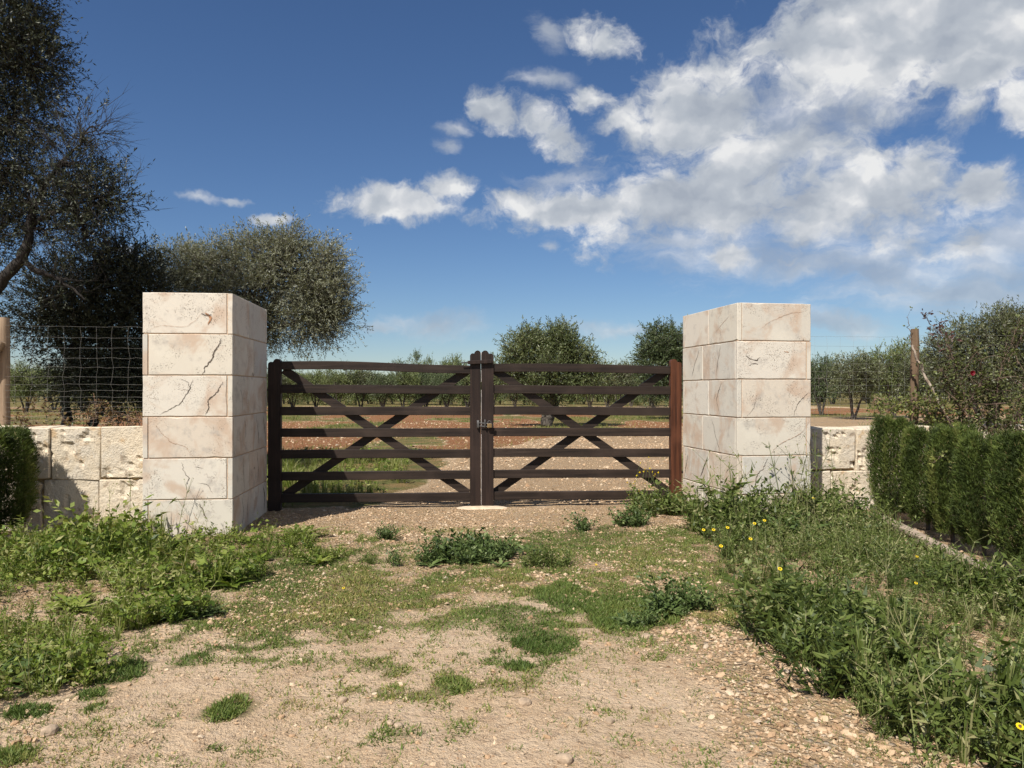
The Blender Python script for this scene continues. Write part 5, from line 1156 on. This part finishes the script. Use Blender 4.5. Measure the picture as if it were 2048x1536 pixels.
single('weed_clump', 'small dark thistle on the bright green mat', 1272, 1240, merged([(T_ROS, 2, (.05, .04), .6, .8), (T_HERB, 7, (.05, .03), .5, .8)], 9), L_DUSK, 1.0)
single('weed_clump', 'low blue-green weed at the edge of the left verge', 395, 1232, merged([(T_ROS, 5, (.09, .06), .6, .9), (T_HERB, 5, (.1, .05), .4, .6)], 10), L_DUSK, 1.0)
single('weed_clump', 'broad dark weed at the lower end of the left verge', 70, 1352, merged([(T_ROS, 8, (.14, .09), .7, 1.0), (T_MAL, 6, (.14, .08), .7, 1.0)], 11), L_DUSK, 1.0)
single('weed_clump', 'dark spiky weed on the gravel below the right verge', 1592, 1322, merged([(T_FEATH, 4, (.05, .04), .6, .85), (T_HERB, 3, (.05, .04), .5, .7)], 12), L_DUSK, 1.0)
single('weed_clump', 'large-leaved weed overhanging the gravel at lower right', 1850, 1420, merged([(T_ROS, 7, (.13, .08), .9, 1.4), (T_HERB, 14, (.15, .09), 1.0, 1.5)], 13), L_WEED2, 1.0)
single('weed_clump', 'pale silvery thistle at the lower right corner', 1955, 1460, merged([(T_ROS, 4, (.05, .04), .8, 1.2)], 14), leaf_mat('silvery_thistle_leaf', [(0, (.12, .15, .09)), (1, (.28, .31, .22))], .6, .15, .3), 1.0)
single('weed_clump', 'large dock rosette before the foot of the left pillar', 325, 1112, merged([(T_ROS, 3, (.03, .03), 1.5, 2.1)], 15), L_WEED, 1.0)
single('weed_clump', 'tall broad-leaved weed before the foot of the right pillar', 1575, 1085, merged([(T_ROS, 3, (.04, .03), 1.5, 2.0), (T_HERB, 4, (.06, .05), 1.2, 1.8)], 16), L_DUSK, 1.0)
single('weed_clump', 'wispy grey weed between the left verge and the large clump', 755, 1118, merged([(T_FEATH, 4, (.08, .05), .5, .8), (T_STALK, 3, (.06, .05), .3, .5)], 17), L_WEED2, 1.0)
# yellow daisies
def daisy(label, px, py, h, group='yellow flowers by the right pillar', sc=1.0, r=random.Random(5)):
    gx, gy = gp(px, py); x, y = gx, gy
    # the flower head stands at height h above its own foot: step back along the ground so the head keeps its place
    k = (CH - h) / CH; x, y = gx * k, gy * k; z = float(gh(x, y)); t = thing('yellow_daisy', label, 'flower', (x, y, z), 0.0, group)
    G = Geo(); tube(G, smooth_path([(0, 0, -.01), (.01, .0, h * .5), (0, 0, h)], 4), .0017, 4, cap=False); G.build('stem', M_STEM, t, True)
    G = Geo(); q = 12; R_ = .0145 * sc
    for j in range(q):
        a = j / q * 6.28; o = np.array((math.cos(a), math.sin(a) * .78 - .06, .12 + math.sin(a) * .6)); s = np.array((-math.sin(a), math.cos(a) * .78, math.cos(a) * .6)); G.add([o * .004, o * R_ * .7 + s * .0045 * sc, o * R_, o * R_ * .7 - s * .0045 * sc] + np.array((0, 0, h)), quads=[(0, 1, 2, 3)], var=r.random())
    hd = G.build('petals', M_YELLOW, t)
    G = Geo(); tube(G, [(0, 0, h - .004), (0, 0, h + .006)], .005 * sc, 8); G.build('flower_centre', M_BRASS, t, True)
    return t
for px, py, lb in ((1407, 1062, 'yellow daisy, leftmost of the row below the right pillar'), (1427, 1061, 'yellow daisy, second of the row below the right pillar'), (1455, 1058, 'yellow daisy, third and smallest of the row below the right pillar'), (1509, 1050, 'yellow daisy, upper left of the pair right of the daisy row'),
                   (1529, 1046, 'yellow daisy, upper right of the pair right of the daisy row'), (1501, 1081, 'yellow daisy just below the pair in front of the right pillar'), (1442, 1096, 'yellow daisy lowest of the group before the right pillar'), (1627, 998, 'yellow daisy beside the outer foot of the right pillar'),
                   (1560, 1141, 'yellow daisy deep in the middle of the right verge'), (1834, 1116, 'yellow flower near the kerb, upper of two'), (1832, 1172, 'yellow flower near the kerb, lower of two'), (2040, 1454, 'yellow flower at the lower right corner'), (687, 1168, 'yellow flower alone in the drive mat, left of centre'), (1192, 1122, 'yellow flower alone on the drive below the right gate leaf')):
    daisy(lb, px, py, .035 if lb.startswith('yellow flower alone') else (.30 if px < 1640 else .26), None, .7 if 'near the kerb' in lb or 'alone' in lb else 1.0)
G = Geo(); p = np.array([(r9.normal(2.02 - .42, .10), r9.normal(8.98, .09)) for _ in range(16)]); rr = np.random.default_rng(8)
for x, y in p:
    h = rr.uniform(.28, .62); tube(G, smooth_path([(x, y, 0), (x + rr.normal(0, .03), y, h * .5), (x + rr.normal(0, .05), y, h)], 3), .0016, 3, 0.2, False)
tag(G.build('flower_stems', M_STEM), 'thin stems of wild mustard beside the reddish gate stile', 'weeds', kind='stuff')
G2 = Geo()
for v in G.V: 
    tip = v[-3:].mean(0)
    leaf_quads(G2, np.repeat(tip[None], 6, 0), rand_unit(6, rr), .014, .010, rr)
    leaf_quads(G2, np.repeat(v[len(v) // 2][None] , 3, 0), rand_unit(3, rr), .012, .008, rr)
tag(G2.build('mustard_blossom', M_YELLOW), 'tiny yellow mustard blossom beside the reddish gate stile', 'flowers', kind='stuff')

G = Geo(); r = np.random.default_rng(410); n = 5200; y = 2.5 + r.random(n) * 6; x = r.uniform(-1, 1, n) * np.minimum(.74 * y, 3.6); a = r.uniform(0, 6.28, n); l = r.uniform(.008, .05, n) ; b = np.stack([x, y, gh(x, y) + .003], -1)
twig_tris(G, b, b + np.stack([np.cos(a) * l, np.sin(a) * l, r.uniform(0, .012, n)], -1), r.uniform(.0008, .002, n), r)
tag(G.build('dry_litter', plain('dry_litter', (.16, .105, .06), .9, var=.4)), 'dry twig and straw litter strewn over the drive', 'litter', kind='stuff')
# ------------------------------------------------------------------ gravel and loose stones
def gravel_mat(t, p, out):
    a = t.new('ShaderNodeAttribute', attribute_name='var'); c = t.ramp(a.outputs['Fac'], [(0, (.25, .15, .085)), (.25, (.41, .265, .155)), (.55, (.51, .365, .23)), (.8, (.58, .455, .315)), (1, (.36, .295, .23))])
    tc = t.new('ShaderNodeTexCoord'); n, _ = t.noise(tc.outputs['Object'], 120, 3); t.l.new(t.mix(t.ss(n, .4, .7, 0, .35), c, (.33, .22, .14)), p.inputs['Base Color']); p.inputs['Roughness'].default_value = .95; p.inputs['Specular IOR Level'].default_value = .15; bump(t, p, n, .4, .004)
M_GRAVEL = material('gravel_stones', gravel_mat)
def gravel():
    r = np.random.default_rng(400); t_ = (1 + 5 ** .5) / 2
    ico = unit(np.array([(-1, t_, 0), (1, t_, 0), (-1, -t_, 0), (1, -t_, 0), (0, -1, t_), (0, 1, t_), (0, -1, -t_), (0, 1, -t_), (t_, 0, -1), (t_, 0, 1), (-t_, 0, -1), (-t_, 0, 1)], float))
    itri = np.array([(0, 11, 5), (0, 5, 1), (0, 1, 7), (0, 7, 10), (0, 10, 11), (1, 5, 9), (5, 11, 4), (11, 10, 2), (10, 7, 6), (7, 1, 8), (3, 9, 4), (3, 4, 2), (3, 2, 6), (3, 6, 8), (3, 8, 9), (4, 9, 5), (2, 4, 11), (6, 2, 10), (8, 6, 7), (9, 8, 1)])
    octv = np.array([(1, 0, 0), (-1, 0, 0), (0, 1, 0), (0, -1, 0), (0, 0, 1), (0, 0, -.6)], float); otri = np.array([(0, 2, 4), (2, 1, 4), (1, 3, 4), (3, 0, 4), (2, 0, 5), (1, 2, 5), (3, 1, 5), (0, 3, 5)])
    G = Geo()
    def lay(x, y, size, vv, tri):
        n = len(x); k = len(vv); V = vv[None] * (1 + r.normal(0, .2, (n, k, 1))); V = V * np.stack([r.uniform(.7, 1.35, n), r.uniform(.7, 1.2, n), r.uniform(.4, .8, n)], -1)[:, None]
        a = r.uniform(0, 6.28, n); c, s = np.cos(a)[:, None], np.sin(a)[:, None]; tl = r.normal(0, .3, (n, 1)); X = c * V[..., 0] - s * V[..., 1]; Y = s * V[..., 0] + c * V[..., 1]; Z_ = V[..., 2] + tl * V[..., 0]
        W_ = np.stack([x[:, None] + X * size[:, None], y[:, None] + Y * size[:, None], (gh(x, y) + size * .12)[:, None] + Z_ * size[:, None]], -1)
        G.add(W_.reshape(-1, 3), tris=(tri[None] + (np.arange(n) * k)[:, None, None]).reshape(-1, 3), var=np.repeat(np.clip(r.beta(2, 2, n), 0, 1), len(tri)))
    n = 92000; y = 2.4 + (r.random(n) ** 1.15) * 6.6; x = r.uniform(-1, 1, n) * np.minimum(.76 * y + .3, 4.4); g, _, _ = ground_masks(x, y)
    hid = in_poly(x, y, LEFT) | in_poly(x, y, RIGHT); k = (r.random(n) < np.where(hid, .25, 1.0)) & (r.random(n) < (.12 + .88 * g) * (.25 + .75 * sstep(.38, .6, fbm(x * 2.6, y * 2.6, 6.0, 3)))); x, y = x[k], y[k]; s = np.clip(r.lognormal(math.log(.0060), .50, len(x)), .003, .022) * (.8 + .25 * g[k])
    big = (y < 4.8) & (s > .0105); sm = s < .0062; lay(x[big], y[big], s[big], ico, itri); m_ = ~big & ~sm; lay(x[m_], y[m_], s[m_], octv, otri); m_ = ~big & sm; lay(x[m_], y[m_], s[m_], octv[:5] * np.array((1, 1, .8)), otri[:4])
    tet = np.array([(1, 0, -.4), (-.5, .87, -.4), (-.5, -.87, -.4), (0, 0, .8)], float); ttri = np.array([(0, 1, 3), (1, 2, 3), (2, 0, 3)])
    n = 44000; y = 2.45 + r.random(n) ** 1.4 * 3.4; x = r.uniform(-1, 1, n) * (.72 * y + .1); lay(x, y, np.clip(r.lognormal(math.log(.0030), .35, n), .0015, .006), tet, ttri)
    n = 26000; y = 9.2 + r.random(n) ** 1.3 * 17; x = r.uniform(-3.2, 9.0, n); g, _, _ = ground_masks(x, y); k = r.random(n) < g * (.3 + .7 * sstep(.4, .6, fbm(x * 1.1, y * .7, 3.0, 3))); lay(x[k], y[k], np.clip(r.lognormal(math.log(.011), .45, k.sum()), .005, .035) * (.7 + y[k] / 24), octv, otri)
    n = 6000; y = r.uniform(15, 34, n); x = r.uniform(-14, 8, n); _, rd, _ = ground_masks(x, y); k = r.random(n) < rd * .8; lay(x[k], y[k], np.clip(r.lognormal(math.log(.022), .4, k.sum()), .01, .06), octv, otri)
    tag(G.build('gravel', M_GRAVEL), 'loose pale limestone gravel strewn over the drive', 'gravel', kind='stuff')
gravel()
for i, (px, py, s, lb) in enumerate(((1255, 1416, .020, 'dark brown pebble alone on the bare dirt right of centre'), (685, 1402, .026, 'grey pointed stone on the dirt left of centre'), (797, 1459, .024, 'pale rounded stone, right of a pair on the dirt'), (780, 1454, .018, 'pale flat stone, left of a pair on the dirt'), (1220, 1447, .022, 'cream stone on the bare dirt below the dark pebble'), (1780, 1410, .045, 'orange-tinted stone at the lower edge of the right verge'), (1050, 1414, .030, 'tan stone half sunk in the bare middle of the drive'), (1292, 1268, .030, 'whitish stone just below the bright green mat'), (100, 1470, .038, 'buff flat stone near the lower left corner'), (1130, 1530, .032, 'pale stone at the bottom edge of the picture'))):
    x, y = gp(px, py); o = link('loose_stone', rock_mesh('loose_stone', s, s * .8, s * .6, i * 3.1, 2, .3), M_IRON if i == 99 else M_PEB, None, (x, y, float(gh(x, y)) + s * .25)); o.rotation_euler = (0, 0, i); tag(o, lb, 'stone', 'loose stones on the drive')
M_RUBBLE = plain('pink_rubble', (0.20, 0.12, 0.08), 0.95, var=0.3, scale=6)
hp = thing('rubble_heap', 'low heap of pinkish rubble among the olives on the right', 'rubble', (*base_of(1776, 58), 0))
for i in range(14):
    r = random.Random(i); o = link('stone', rock_mesh('stone', r.uniform(.25, .5), r.uniform(.25, .45), r.uniform(.2, .4), i * 1.7, 1, .3), M_RUBBLE, hp, (r.gauss(0, .65), r.gauss(0, .5), r.uniform(.1, .75) * (1 if i > 5 else .4)))
print('tris', sum(len(m.loop_triangles) if (m.calc_loop_triangles() is None) else 0 for m in bpy.data.meshes))
